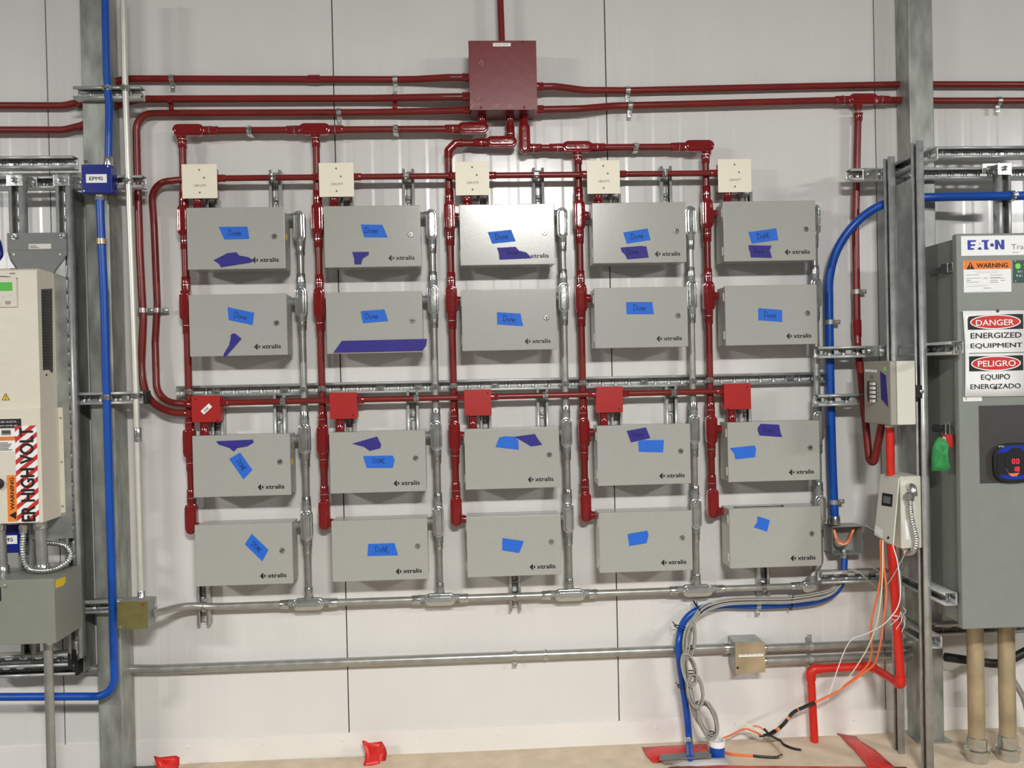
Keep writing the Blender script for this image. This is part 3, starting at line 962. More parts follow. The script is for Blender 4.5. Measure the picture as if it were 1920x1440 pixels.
# left feeds
conduit('topmost long red conduit running left from the maroon box', [P(146, 199, 0.025), P(160, 189, 0.025), P(222, 151, 0.025), P(244, 148, 0.022), P(740, 149.5, 0.022), P(780, 149, 0.03), P(840, 145.5, 0.06), P(882, 145.5, 0.06)], RR+0.0004, 'red', bend=0.12, conn=(1,), ring=False, couplings=((P(589, 148.7, 0.022), X, 0.045),))
conduit('second long red conduit running left from the maroon box', [P(146, 240, 0.036), P(160, 232, 0.036), P(225, 195, 0.036), P(262, 186, 0.036), P(700, 184.5, 0.036), P(830, 182, 0.06), P(882, 181.5, 0.06)], RR+0.0004, 'red', bend=0.12, conn=(1,), ring=False)
conduit('third red conduit from the maroon box bending down on the left', [P(882, 206, 0.06), P(840, 208, 0.05), P(700, 211, 0.030), P(320, 212.5, 0.030), P(255, 213, 0.030), P(257, 300, 0.030), P(262, 470, 0.032), P(268.5, 600, 0.032), P(265, 680, 0.032), P(266, 705, 0.034), P(275, 745, 0.05), P(310, 773, 0.075), P(362, 776, 0.075)], RR+0.0004, 'red', bend=0.17, conn=(0, 1), ring=False)
conduit('inner red conduit looping from the first cream box to the first red box', [P(346, 336.5, 0.072), P(283, 343, 0.045), P(289, 420, 0.032), P(295, 570, 0.032), P(291, 640, 0.032), P(294, 752, 0.05), P(362, 759, 0.072)], RR-0.0004, 'red', bend=0.2, conn=(1,), ring=False)
conduit('upper red conduit left of the left column', [P(-40, 198, 0.025), P(120, 198.5, 0.025), P(152, 191, 0.025)], RR+0.0004, 'red', bend=0.15)
conduit('lower red conduit left of the left column', [P(-40, 244, 0.036), P(120, 244, 0.036), P(152, 236, 0.036)], RR+0.0004, 'red', bend=0.15)
G = 'straps on long red conduits'
DN = Vector((0, 0, -1))
for px, py, d, nm, m in ((323, 148, 0.022, 'topmost left conduit near the left column', 'zinc'), (741, 149.5, 0.022, 'topmost left conduit near the maroon box', 'zinc'), (636, 211.5, 0.030, 'third left conduit', 'zinc'), (320, 187, 0.036, 'second left conduit near the left column', 'redg'), (740, 184, 0.036, 'second left conduit near the maroon box', 'redg')):
    strap(('red painted' if m == 'redg' else 'zinc') + ' strap on the ' + nm, P(px, py, d), X, RR+0.0004, DN, G, m)
for px, nm in ((267, 'outer'), (295, 'inner')):
    strap('zinc strap on the %s of the two red risers by the left column' % nm, P(px, 582, 0.032), Z, RR+0.0004, X, G)
# top header of fittings feeding the risers
TV = 0.056
zl = P(700, 243, TV).z
ptop = [Vector((redx[c], -TV, 0)) for c in range(5)]
def riser_top(c, z0_, z1_, nm):
    conduit('red conduit riser down to the %s top fitting behind the cream box' % COL[c].replace(' column', ''), [Vector((redx[c], -TV, z0_)), Vector((redx[c], -TV, z1_))], RR, 'red', conn=(0, 1), group='red risers above the top row')
z1r = CZ[0]+offr[0]+HL
# columns 1 and 2 share the left header
conduit_body('glossy red elbow at the left end of the upper left header', Vector((redx[0]+0.027, -TV, zl)), X, 'red', ends=(1,), side=[(-0.032, -Z, 0.012)], group='red header fittings')
conduit_body('glossy red tee above the second column riser', Vector((redx[1]-0.002, -TV, zl)), X, 'red', ends=(1, -1), side=[(0, -Z, 0.012)], group='red header fittings')
x_e = P(887, 242, TV).x
conduit_body('glossy red elbow under the left of the maroon box', Vector((x_e, -TV, zl)), X, 'red', ends=(-1,), side=[(0.034, Z, 0.012)], group='red header fittings')
conduit('horizontal red conduit between the left elbow and the second column tee', [Vector((redx[0]+0.027+HL, -TV, zl)), Vector((redx[1]-0.002-HL, -TV, zl))], RR, 'red', conn=(0, 1), group='red header conduits')
conduit('horizontal red conduit between the second column tee and the maroon box elbow', [Vector((redx[1]-0.002+HL, -TV, zl)), Vector((x_e-HL, -TV, zl))], RR, 'red', conn=(0, 1), group='red header conduits')
riser_top(0, zl-0.032, z1r, 'first')
riser_top(1, zl-0.032, z1r, 'second')
conduit('short red nipple from the maroon box to the left elbow', [Vector((x_e+0.034, -TV, mz0+0.004)), Vector((x_e+0.034, -TV, zl+0.03))], RR, 'red', conn=(0,), group='nipples under the maroon box', m='redg', ring=False)
# column 3
zm = P(900, 268, TV).z
x_m = P(940, 267, TV).x
conduit_body('glossy red elbow under the middle of the maroon box', Vector((x_m, -TV, zm)), X, 'red', ends=(-1,), side=[(0.034, Z, 0.012)], group='red header fittings')
conduit('short red nipple from the maroon box to the middle elbow', [Vector((x_m+0.034, -TV, mz0+0.004)), Vector((x_m+0.034, -TV, zm+0.03))], RR, 'red', conn=(0, 1), group='nipples under the maroon box', m='redg')
t = conduit('red conduit with a mitred elbow down to the middle top fitting', [Vector((x_m-HL, -TV, zm)), Vector((redx[2]+0.03, -TV, zm)), Vector((redx[2], -TV, zm-0.03)), Vector((redx[2], -TV, z1r))], RR, 'red', bend=0.006, conn=(0, 1), group='red risers above the top row')
mb = MB()
e0, e1 = Vector((redx[2]+0.055, -TV, zm)), Vector((redx[2]+0.028, -TV, zm))
e2, e3 = Vector((redx[2], -TV, zm-0.028)), Vector((redx[2], -TV, zm-0.055))
mb.tube(fillet([e0, e1, e2, e3], 0.004, 3), RR*1.22, 16)
mb.build('elbow', 'redg', t)
# columns 4 and 5
zr = P(1090, 277, TV).z
x_r = P(983, 260, TV).x
conduit_body('glossy red upright elbow under the right of the maroon box', Vector((x_r, -TV, zr+0.034)), Z, 'red', ends=(1,), side=[(-0.034, X, 0.012)], group='red header fittings')
conduit('short red nipple from the maroon box to the right elbow', [Vector((x_r, -TV, mz0+0.004)), Vector((x_r, -TV, zr+0.034+0.06))], RR, 'red', conn=(0,), group='nipples under the maroon box', m='redg', ring=False)
conduit_body('glossy red tee above the fourth column riser', Vector((redx[3]-0.002, -TV, zr)), X, 'red', ends=(1, -1), side=[(0, -Z, 0.012)], group='red header fittings')
conduit_body('glossy red elbow at the right end of the upper right header', Vector((redx[4]-0.027, -TV, zr)), X, 'red', ends=(-1,), side=[(0.032, -Z, 0.012)], group='red header fittings')
conduit('horizontal red conduit between the right elbow and the fourth column tee', [Vector((x_r+0.033, -TV, zr)), Vector((redx[3]-0.002-HL, -TV, zr))], RR, 'red', conn=(0, 1), group='red header conduits')
conduit('horizontal red conduit between the fourth column tee and the right end elbow', [Vector((redx[3]-0.002+HL, -TV, zr)), Vector((redx[4]-0.027-HL, -TV, zr))], RR, 'red', conn=(0, 1), group='red header conduits')
riser_top(3, zr-0.032, z1r, 'fourth')
riser_top(4, zr-0.032, z1r, 'fifth')
for px, z_, nm in ((468, zl, 'left header near the left elbow'), (742, zl, 'left header near the maroon box'), (1191, zr, 'right header')):
    clamp('zinc clamp on the upper %s' % nm, Vector((P(px, 250, TV).x, -TV, z_)), X, RR, Z, 'clamps on red headers', depth=0.05)
# right feeds
conduit('upper red conduit running right from the maroon box', [P(1004, 163, 0.06), P(1040, 162, 0.06), P(1095, 169.5, 0.03), P(1180, 170, 0.022), P(1520, 162, 0.022), P(1700, 158.5, 0.022), P(1960, 159, 0.022)], RR+0.0004, 'red', bend=0.15, conn=(0,), ring=False)
x_t = P(1616, 188, 0.036).x
z_t = P(1616, 188, 0.036).z
conduit('lower red conduit running right from the maroon box', [P(1004, 206, 0.06), P(1090, 204, 0.055), P(1150, 199, 0.036), P(1190, 198, 0.036), Vector((x_t-HL, -0.036, z_t))], RR+0.0006, 'red', bend=0.2, conn=(0, 1))
conduit_body('glossy red tee on the right, close to the right column', Vector((x_t, -0.036, z_t)), X, 'red', ends=(1, -1), side=[(-0.016, -Z, 0.02)], group='red header fittings')
conduit('lower red conduit passing behind the right column', [Vector((x_t+HL, -0.036, z_t)), P(1760, 189.5, 0.036), P(1960, 189.5, 0.036)], RR+0.0006, 'red', conn=(0,))
strap('zinc strap on the upper right conduit', P(1177, 170, 0.022), X, RR+0.0004, DN, G)
strap('zinc strap on the lower right conduit', P(1181, 198.5, 0.036), X, RR+0.0006, DN, G)
strap('zinc strap on the red conduit right of the right column', P(1872, 189.5, 0.036), X, RR+0.0006, DN, G)
BXL = P(1670, 740, 0.40).x          # left face of the breaker box
dpt = Vector((P(1611, 600, 0.04).x, -0.04, P(1611, 600, 0.04).z))
bz = P(1690, 797, 0.40).z
conduit('red conduit dropping from the right tee and looping into the breaker box', [Vector((x_t-0.016, -0.036, z_t-0.05)), P(1604, 420, 0.036), P(1606, 560, 0.036), P(1607, 620, 0.038), P(1608, 645, 0.045), P(1620, 765, 0.13), P(1630, 865, 0.19), P(1639, 868, 0.23), Vector((BXL+0.035, -0.27, bz+0.01))], RR+0.0006, 'red', bend=0.04, conn=(0,), couplings=((P(1607, 616, 0.038), Z, 0.066),))
strap('dark strap on the red drop near the blue conduit', P(1606, 547, 0.036), Z, RR+0.0006, X, G, 'galv')

# ================================================================== low steel conduit and yellow box
r1 = 0.0165
jx0, jx1 = P(1379, 1233, 0.10).x, P(1435, 1233, 0.10).x
jz1, jz0 = P(1407, 1204, 0.10).z, P(1407, 1262, 0.10).z
zlow = (P(300, 1249, 0.035).z + P(1370, 1219, 0.035).z)/2
conduit('long low steel conduit running from the left column to the yellow box', [P(60, 1254, 0.035).xyz*1, Vector((P(300, 1249, 0.035).x, -0.035, zlow+0.0)), Vector((jx0+0.004, -0.04, zlow))], r1, 'grey', conn=(1,), couplings=((Vector((P(1023, 1222, 0.035).x, -0.036, zlow)), X, 0.012),), ring=False)
strap('zinc strap on the long low steel conduit', Vector((P(965, 1224, 0.035).x, -0.0355, zlow)), X, r1, DN, 'straps on low conduits', 'galv')
t = thing('junction_box', 'square yellow zinc junction box on the low conduit', 'junction box', Vector(((jx0+jx1)/2, -0.001, jz0)))
MB().box((jx0+0.003, -0.097, jz0+0.002), (jx1-0.003, -0.001, jz1-0.001), 0.005).build('box', 'galv', t)
pl = MB().box((jx0, -0.10, jz0), (jx1, -0.0972, jz1), 0.0015).build('cover_plate', 'brass', t)
q = P(1383, 1252, 0.10)
MB().rings([(q, 0.0045), (q+N*0.0022, 0.0045), (q+N*0.003, 0.003)], 8).build('screw', 'ink', pl)
a, b = P(1385, 1232, 0.1005), P(1431, 1225.5, 0.1005)
st = MB().box((a.x, -0.1008, a.z), (b.x, -0.1, b.z)).build('sticker', 'white', t)
text('HVENT-08-CDK-A,B,C,D', st, 'grey', Vector((a.x+0.003, -0.1009, a.z+0.0035)), (b.x-a.x)*0.92, 0.0062)
for py, d, nm in ((1214, 0.04, 'upper'), (1238, 0.04, 'lower')):
    z_ = P(1470, py, d).z
    conduit('%s of the two steel conduits right of the yellow box' % nm, [Vector((jx1-0.006, -d, z_)), Vector((P(1760, py, d).x, -d, z_))], r1-0.001, 'grey', conn=(0,), group='steel conduits right of the yellow box', ring=False)
    strap('zinc strap on the %s conduit right of the yellow box' % nm, Vector((P(1519, py, d).x, -d, z_)), X, r1-0.001, Z if nm == 'upper' else DN, 'straps on low conduits', 'galv')

# ================================================================== floor covering, red tape, floor sleeve
mb = MB()
edge = [(336, 1433), (420, 1429), (560, 1424), (640, 1421), (727, 1409.5), (860, 1405), (960, 1400.5), (1080, 1397.5), (1200, 1394.5), (1330, 1390), (1400, 1388), (1540, 1384), (1680, 1380), (1800, 1377), (1930, 1370)]
n_e = len(edge)
rows = []
for k, (h_, off) in enumerate(((0.0015, 0.0), (0.006, 0.03), (0.0042, 0.10), (0.005, 0.5), (0.0042, 1.3))):
    row = []
    for i, (px, py) in enumerate(edge):
        q = PF(px, py)
        q.y = (min(q.y, -0.0045) if 540 < px < 700 else -0.0045) - off*(1.0 if k > 1 else 0.7+0.5*random.random())
        q.z = h_ + (random.uniform(0, 0.006) if k == 1 else random.uniform(-0.001, 0.001))
        if k > 2:
            q.x *= 1.15
        row.append(q)
    rows.append(row)
vs = [p for r_ in rows for p in r_]
mb.add(vs, [(k*n_e+i, k*n_e+i+1, (k+1)*n_e+i+1, (k+1)*n_e+i) for k in range(4) for i in range(n_e-1)])
tag(mb.build('floor_paper', 'paper', ang=60), 'crumpled beige protective paper covering the floor along the wall', 'floor paper')
def crumple(label, outline, lift, d0, fold=5, seedv=1, name='red_tape'):
    """tape standing or lying: outline in pixels with explicit depth, puckered"""
    rnd = random.Random(seedv)
    pts = [P(x, y, d) for x, y, d in outline]
    c = sum(pts, Vector())/len(pts)
    n = len(pts)
    mid = [c*0.5+p*0.5 + N*rnd.uniform(-lift, lift)*1.0 + Z*rnd.uniform(-0.3, 0.3)*lift for p in pts]
    mb = MB()
    mb.add(pts+mid+[c+N*lift], [(i, (i+1) % n, n+(i+1) % n, n+i) for i in range(n)] + [(n+i, n+(i+1) % n, 2*n) for i in range(n)])
    return tag(mb.build(name, 'redtape', solid=0.0008, ang=20), label, 'tape', 'crumpled red tape on the floor')
crumple('crumpled red tape by the left column foot', [(288, 1417, 0.1), (300, 1420, 0.11), (330, 1416.5, 0.10), (337, 1420, 0.1), (336, 1434, 0.1), (332, 1448, 0.12), (320, 1452, 0.14), (298, 1452, 0.14), (292, 1430, 0.12)], 0.012, 0.1, seedv=2)
crumple('tall crumpled red tape left of the beige floor paper middle', [(678.5, 1390, 0.06), (682, 1388, 0.06), (693, 1393, 0.065), (716, 1390, 0.06), (723, 1402, 0.05), (725.5, 1412, 0.05), (721, 1440, 0.08), (718, 1448, 0.1), (676, 1448, 0.1), (684, 1425, 0.08), (685, 1408, 0.07)], 0.012, 0.06, seedv=4)
def floor_tape(label, outline, lift=0.004, seedv=1, grp=True):
    rnd = random.Random(seedv)
    pts = [PF(x, y, 0.010) for x, y in outline]
    c = sum(pts, Vector())/len(pts)
    n = len(pts)
    mid = [c*0.5+p*0.5 + Z*rnd.uniform(0.001, lift) for p in pts]
    mb = MB()
    mb.add(pts+mid+[c+Z*lift], [(i, (i+1) % n, n+(i+1) % n, n+i) for i in range(n)] + [(n+i, n+(i+1) % n, 2*n) for i in range(n)])
    return tag(mb.build('red_tape', 'redtape', solid=0.0008, ang=15), label, 'tape', 'red tape on the floor')
floor_tape('red tape strip running toward the right rack foot', [(1569, 1374.5), (1606, 1381), (1609, 1387), (1640, 1405), (1668, 1430), (1690, 1450), (1632, 1450), (1628, 1438), (1600, 1404)], 0.006, 3)
floor_tape('red tape patch behind the floor plate', [(1203, 1401), (1325, 1394.5), (1330, 1412), (1290, 1418), (1225, 1430), (1213, 1418)], 0.006, 5)
floor_tape('red tape edge along the bottom beside the floor plate', [(1255, 1438), (1330, 1434), (1400, 1436), (1700, 1438), (1700, 1452), (1240, 1452)], 0.004, 6)
pts = [PF(x, y, z) for x, y, z in ((1258, 1434, .008), (1285, 1424, .02), (1320, 1421, .024), (1362, 1421, .02), (1368, 1428, .012), (1362, 1438, .008), (1300, 1440, .008))]
_c = sum(pts, Vector())/len(pts)+Z*0.006
tag(MB().add(pts+[_c], [(i, (i+1) % 7, 7) for i in range(7)]).build('plastic_sheet', 'clear', solid=0.0006, ang=10), 'scrap of pale plastic sheet in front of the blue floor sleeve', 'plastic sheet')
# steel floor plate, blue and white sleeve
t = thing('floor_plate', 'small grey steel floor plate under the blue conduit', 'floor plate', PF(1270, 1425, 0.012))
pts = [PF(x, y, 0.03) for x, y in ((1238, 1416), (1330, 1411), (1334, 1421), (1236, 1426))]
MB().prism(pts, Z*0.004).build('plate', 'plate', t)
pts = [PF(x, y, 0.012) for x, y in ((1240, 1427), (1334, 1422), (1334, 1426), (1246, 1433))]
MB().prism(pts, Z*0.018).build('flange', 'galv', t)
pc = PF(1345, 1421, 0.005)
t = thing('floor_sleeve', 'blue pipe sleeve with a white rim standing on the floor', 'pipe sleeve', pc)
rs = S(14.2, -pc.y*-1 if False else 0.12)
def ring_tube(z0_, z1_, r_o, r_i, m, nm, par):
    n = 28
    vs, fs = [], []
    for r_, z_ in ((r_o, z0_), (r_o, z1_), (r_i, z1_), (r_i, z0_)):
        vs += [pc + Vector((math.cos(2*math.pi*k/n)*r_, math.sin(2*math.pi*k/n)*r_, z_)) for k in range(n)]
    for i in range(4):
        j = (i+1) % 4
        for k in range(n):
            fs.append((i*n+k, i*n+(k+1) % n, j*n+(k+1) % n, j*n+k))
    return MB().add(vs, fs).build(nm, m, par)
ring_tube(0, 0.045, rs, rs-0.003, 'blue', 'sleeve', t)
ring_tube(0.045, 0.066, rs+0.001, rs-0.003, 'white', 'rim', t)
MB().cyl(pc+Z*0.001, pc+Z*0.03, rs-0.0035).build('inner_void', 'black', t)
# ================================================================== left side: column conduits, struts, drive, gutter
def PX(px, py, x):
    """point seen at a pixel on the plane X = x"""
    v = ray(px, py)
    return CAM + v*(x/v.x)
LC = 0.118            # face of the left column
SF = LC+0.041         # face of the struts on it
GS = 'struts across the left column'
def hstrut(label, xa, xb, py, d, group=None, caps=(), bolts=(), at=None, **k):
    pm = P(at if at is not None else (xa+xb)/2, py, d+0.04)
    return strut(label, (P(xa, py, d+0.02).x, -d, pm.z), (P(xb, py, d+0.02).x, -d, pm.z), N, group=group, caps=caps, bolts=bolts, **k)
hstrut('short slotted strut across the top of the left column', 142, 268, 173, LC, GS)
hstrut('slotted strut across the left column behind the navy box', -60, 271, 341, LC, GS, at=130, bolts=(0.25, 0.55, 0.62))
hstrut('topmost slotted strut at the left edge', -60, 142, 304, LC, GS, at=60, bolts=(0.4, 0.83))
hstrut('slotted strut with a black end cap halfway up the left column', 96, 276, 747, LC, GS, caps=(1,))
hstrut('slotted strut across the left column behind the olive box', 120, 290, 1138, LC, GS)
hstrut('lower left strut with a black end cap', -60, 136, 1239, 0.159, 'low struts at the left edge', caps=(1,), at=70)
hstrut('lowest left strut with a black end cap, behind the thin pipe', -60, 149, 1257, 0.10, 'low struts at the left edge', caps=(1,), at=70)
def vstrut(label, px, ya, yb, d, dd=0.04, group=None, xref=None, **k):
    a = P(px, ya, d+dd)
    zb = P(px, yb, d+dd).z if yb is not None else 0.002
    return strut(label, (a.x, -d, zb), (a.x, -d, a.z), N, group=group, **k)
vstrut('left upright strut behind the ivory drive', 27, 326, 1236, SF+0.001, group='upright struts behind the drive')
vstrut('right upright strut behind the ivory drive', 115.5, 326, 1236, SF+0.001, group='upright struts behind the drive')
for px, nm in ((26, 'left'), (114, 'right')):
    t = thing('angle_bracket', 'zinc angle bracket at the top of the %s upright strut' % nm, 'bracket', P(px, 349, 0.21), 'angle brackets on the left rack')
    a, b = P(px-14, 349, 0.205), P(px+15, 327, 0.205)
    MB().box((a.x, -0.206, a.z), (b.x, -0.2015, b.z), 0.0015).build('plate', 'zinc', t)
    a, b = P(px+15, 352, 0.17), P(px+42, 330, 0.17)
    MB().box((a.x-0.01, -0.1655, a.z), (b.x, -0.161, b.z), 0.0015).build('flange', 'zinc', t)
    for q in (P(px, 338, 0.206), P(px+30, 341, 0.1655)):
        MB().rings([(q, 0.0125), (q+N*0.003, 0.0125), (q+N*0.0031, 0.009), (q+N*0.009, 0.008), (q+N*0.010, 0.005)], 12).build('bolt', 'zinc', t)
a, b = P(122, 700, 0.12), P(138.5, 700, 0.12)
tag(MB().box((a.x, -0.099, P(132, 1262, 0.1).z), (b.x, -0.002, P(130, 352, 0.1).z), 0.004).build('rack_post', 'column'), 'galvanised rack post just left of the left column', 'post')

a, b = P(60, 1050, 0.201), P(129, 500, 0.201)
tag(MB().box((a.x, -0.2019, P(100, 1010, 0.2).z), (P(130, 740, 0.2).x, -0.2011, P(100, 455, 0.2).z)).build('backing_plate', 'galv'), 'galvanised backing plate behind the ivory drive on the left rack', 'plate')
# blue conduit and pale tube on the left column
rb_ = 0.0124
conduit('blue conduit coming down the left column into the navy box', [P(196.5, -30, 0.175), P(200, 140, 0.175), P(204.5, 200, 0.178), P(204, 250, 0.185), P(203, 310, 0.185)], rb_, 'blue', bend=0.3, conn=(1,))
conduit('blue conduit running down from the navy box and bending left', [P(187, 360, 0.185), P(189, 420, 0.185), P(195.5, 560, 0.178), P(199, 700, 0.175), P(204.5, 900, 0.175), P(211, 1130, 0.175), P(216, 1306, 0.175), P(140, 1306, 0.175), P(-60, 1307, 0.175)], rb_+0.001, 'blue', bend=0.17, conn=(0,))
t = thing('junction_box', 'navy blue junction box lettered EPMS on the left column', 'junction box', P(181, 363, 0.17))
a, b = P(153.5, 362, 0.215), P(208.5, 308, 0.215)
MB().box((a.x+0.002, -0.212, a.z+0.002), (b.x-0.002, -SF-0.0005, b.z-0.002), 0.005).build('box', 'bluebox', t)
pl = MB().box((a.x, -0.215, a.z), (b.x, -0.212, b.z), 0.004).build('cover_plate', 'bluebox', t)
for q in (P(203.5, 312, 0.2155), P(159, 358, 0.2155)):
    MB().rings([(q, 0.0042), (q+N*0.002, 0.004), (q+N*0.0025, 0.002)], 8).build('screw', 'zinc', pl)
a, b = P(161.5, 343, 0.2153), P(200, 326.5, 0.2153)
st = MB().box((a.x, -0.2157, a.z), (b.x, -0.215, b.z)).build('name_plate', 'white', t)
w_, h_ = b.x-a.x, b.z-a.z
text('EPMS', st, 'ink', Vector((a.x+w_*0.16, -0.2159, a.z+h_*0.28)), w_*0.66, h_*0.44, bold=0.02)
q = P(190, 453, 0.185)
tag(MB().rings([(q-Z*0.010+X*0.001, 0.0165), (q+Z*0.010, 0.0165)], 16).build('marker_band', 'brass'), 'tan marker band round the blue conduit below the navy box', 'marker band')
conduit('thin pale steel tube running down the left column to the olive box', [P(230.5, -30, 0.172), P(235, 165, 0.172), P(241, 340, 0.172), P(255, 735, 0.172), P(265.5, 1124, 0.172)], 0.0104, 'white', bend=0.5, conn=(1,), couplings=((P(258.5, 815, 0.172), Z, 0.05),))
GC = 'clamps on the left column'
for px, py, r_, nm in ((201.5, 166, rb_, 'blue conduit at the top strut'), (199.5, 745, rb_+0.001, 'blue conduit at the middle strut'), (235, 166, 0.0104, 'pale tube at the top strut'), (241, 340, 0.0104, 'pale tube beside the navy box'), (255.5, 742, 0.0104, 'pale tube at the middle strut')):
    clamp('zinc clamp holding the %s' % nm, P(px, py, 0.174), Z, r_, X, GC, depth=0.01)
t = thing('junction_box', 'square olive zinc junction box at the foot of the pale tube', 'junction box', P(250, 1180, 0.2))
a, b = P(220, 1180.5, 0.235), P(276, 1127, 0.235)
MB().box((a.x+0.002, -0.232, a.z+0.001), (b.x-0.001, -SF-0.0005, b.z-0.001), 0.003).build('box', 'galv', t)
pl = MB().box((a.x, -0.235, a.z), (b.x, -0.232, b.z), 0.001).build('cover_plate', 'olive', t)
for q, m_ in ((P(268, 1133, 0.2353), 'redbox'), (P(226, 1176, 0.2353), 'zinc')):
    MB().rings([(q, 0.004), (q+N*0.002, 0.004), (q+N*0.0028, 0.002)], 8).build('screw', m_, pl)

# back plate with bevelled foot
t = thing('mounting_plate', 'slate grey mounting plate with cut corners above the ivory drive', 'plate', P(70, 505, 0.205))
pts = [P(x, y, 0.203) for x, y in ((14, 437.5), (125.5, 436), (126, 478), (104, 506), (100, 515), (30, 510), (15, 472))]
MB().prism(pts, N*0.004).build('plate', 'plate', t)
a, b = P(15, 469.5, 0.2075), P(126, 468, 0.2075)
MB().box((a.x, -0.2082, a.z-0.001), (b.x, -0.207, b.z+0.001)).build('fold_line', 'grey', t)
for x, y in ((27, 444), (117, 442.5)):
    q = P(x, y, 0.2072)
    MB().rings([(q, 0.011), (q+N*0.002, 0.011), (q+N*0.0021, 0.0065), (q+N*0.012, 0.0065), (q+N*0.013, 0.004)], 6).build('bolt', 'zinc', t)
for x, y in ((26, 477), (113, 476.5)):
    q = P(x, y, 0.2072)
    MB().rings([(q, 0.004), (q+N*0.001, 0.004)], 8).build('screw', 'zinc', t)
a, b = P(54, 467, 0.2072), P(96, 457, 0.2072)
st = MB().box((a.x, -0.2078, a.z), (b.x, -0.207, b.z)).build('sticker', 'whitep', t)
q = MB()
for k, (f0, f1, zz) in enumerate(((0.05, 0.33, 0.5), (0.05, 0.45, 0.22))):
    q.box((a.x+(b.x-a.x)*f0, -0.208, a.z+(b.z-a.z)*zz), (a.x+(b.x-a.x)*f1, -0.2078, a.z+(b.z-a.z)*(zz+0.16)))
q.build('print', 'grey', st)
mb = MB()
mb.prism([P(x, y, 0.215) for x, y in ((-24, 506), (0, 490), (11, 474), (12, 472), (12.3, 503))], N*0.0006)
mb.prism([P(x, y, 0.213) for x, y in ((13, 472), (14.5, 473), (16.5, 484), (29, 503), (12.6, 503))], N*0.0006)
tag(mb.build('paper_sheet', 'white'), 'white folded paper sheet standing behind the top of the ivory drive', 'paper')
tag(MB().tube(spline([P(-10, 440, 0.19), P(-2, 462, 0.2), P(-1, 480, 0.205), P(-8, 500, 0.2)]), 0.011, 12).build('cable', 'bluebox'), 'dark blue cable just entering the left edge', 'cable')

# ivory variable speed drive
DV = 0.318
XV = P(72.5, 640, DV).x
t = thing('variable_speed_drive', 'ivory plastic motor drive with green display at the left edge', 'motor drive', P(0, 766, 0.26))
zt_, zb2 = P(60, 503, DV).z, P(60, 767, DV).z
xl_ = P(-90, 640, DV).x
mb = MB()
prof = [(-0.202, zt_-0.002), (-DV+0.012, zt_), (-DV+0.002, zt_-0.006), (-DV, zt_-0.016), (-DV, zb2), (-0.202, zb2)]
mb.prism([Vector((xl_, y, z)) for y, z in prof], X*(XV-xl_))
mb.build('casing', 'vfd', t, ang=25)
# ventilation grille on the right flank
gp = [PX(77, 542.5, XV), PX(97.5, 541, XV), PX(99, 695, XV), PX(98, 700, XV), PX(91, 693, XV), PX(80.5, 694.5, XV)]
gr = MB().prism(gp, X*0.0008).build('ventilation_grille', 'dark', t)
mb = MB()
for k in range(26):
    yy = 548+k*5.5
    a, b = PX(80, yy, XV), PX(95.5, yy-0.5, XV)
    mb.obox((a+b)/2+X*0.0011, Vector((0, (b-a).length/2, 0)), Z*0.0022, X*0.0006)
mb.build('slats', 'black', gr)
q = PX(87, 703, XV)
MB().rings([(q, 0.0042), (q+X*0.001, 0.0042)], 8).build('screw', 'ink', t)
# keypad
def fr(x0, y0, x1, y1, d0, d1, m, nm, par, bev=0.0):
    a, b = P(x0, y1, d1), P(x1, y0, d1)
    return MB().box((a.x, -d1, a.z), (b.x, -d0, b.z), bev).build(nm, m, par)
kp = fr(-40, 519, 30, 577, DV, DV+0.006, 'vfd', 'keypad', t, 0.004)
lc = fr(-30, 529, 22.5, 546, DV+0.006, DV+0.0068, 'lcd', 'display', kp)
for x, y, rx, rz in ((15, 567.5, 0.0095, 0.0062), (1, 567.5, 0.004, 0.005), (5, 556.5, 0.006, 0.003), (19, 552.5, 0.006, 0.003)):
    q = P(x, y, DV+0.006)
    n_ = 16
    mb = MB()
    mb.prism([q+X*rx*math.cos(2*math.pi*k/n_)+Z*rz*math.sin(2*math.pi*k/n_) for k in range(n_)], N*0.0015)
    mb.build('button', 'breaker' if rx > 0.008 else 'whitep', kp)
arc = spline([P(-20, 518, DV+0.001), P(10, 518.5, DV+0.001), P(22, 520, DV+0.001), P(33, 522.5, DV+0.001)])
MB().tube(arc, 0.0013, 6).build('keypad_rim', 'dark', t)
fr(18, 511.5, 28, 514, DV, DV+0.0004, 'grey', 'maker_mark', t)
for k in range(7):
    y_ = 601+k*20.6
    fr(-30, y_-0.6, 30-k*1.6+(4 if k == 0 else 0), y_+0.6, DV, DV+0.0004, 'breaker', 'groove', t)
tri = [P(10.5, 737.5, DV+0.0006), P(18, 750, DV+0.0006), P(4, 750, DV+0.0006)]
tg_ = MB().prism(tri, N*0.0003).build('hazard_sticker', 'yellow', t)
mb = MB()
for i in range(3):
    a, b = tri[i]+N*0.0004, tri[(i+1) % 3]+N*0.0004
    mb.tube([a, b], 0.0008, 5)
mb.tube([P(11.3, 741, DV+0.001), P(9.8, 745, DV+0.001), P(11.4, 745, DV+0.001), P(10.3, 749, DV+0.001)], 0.0007, 5)
mb.build('symbol', 'ink', tg_)
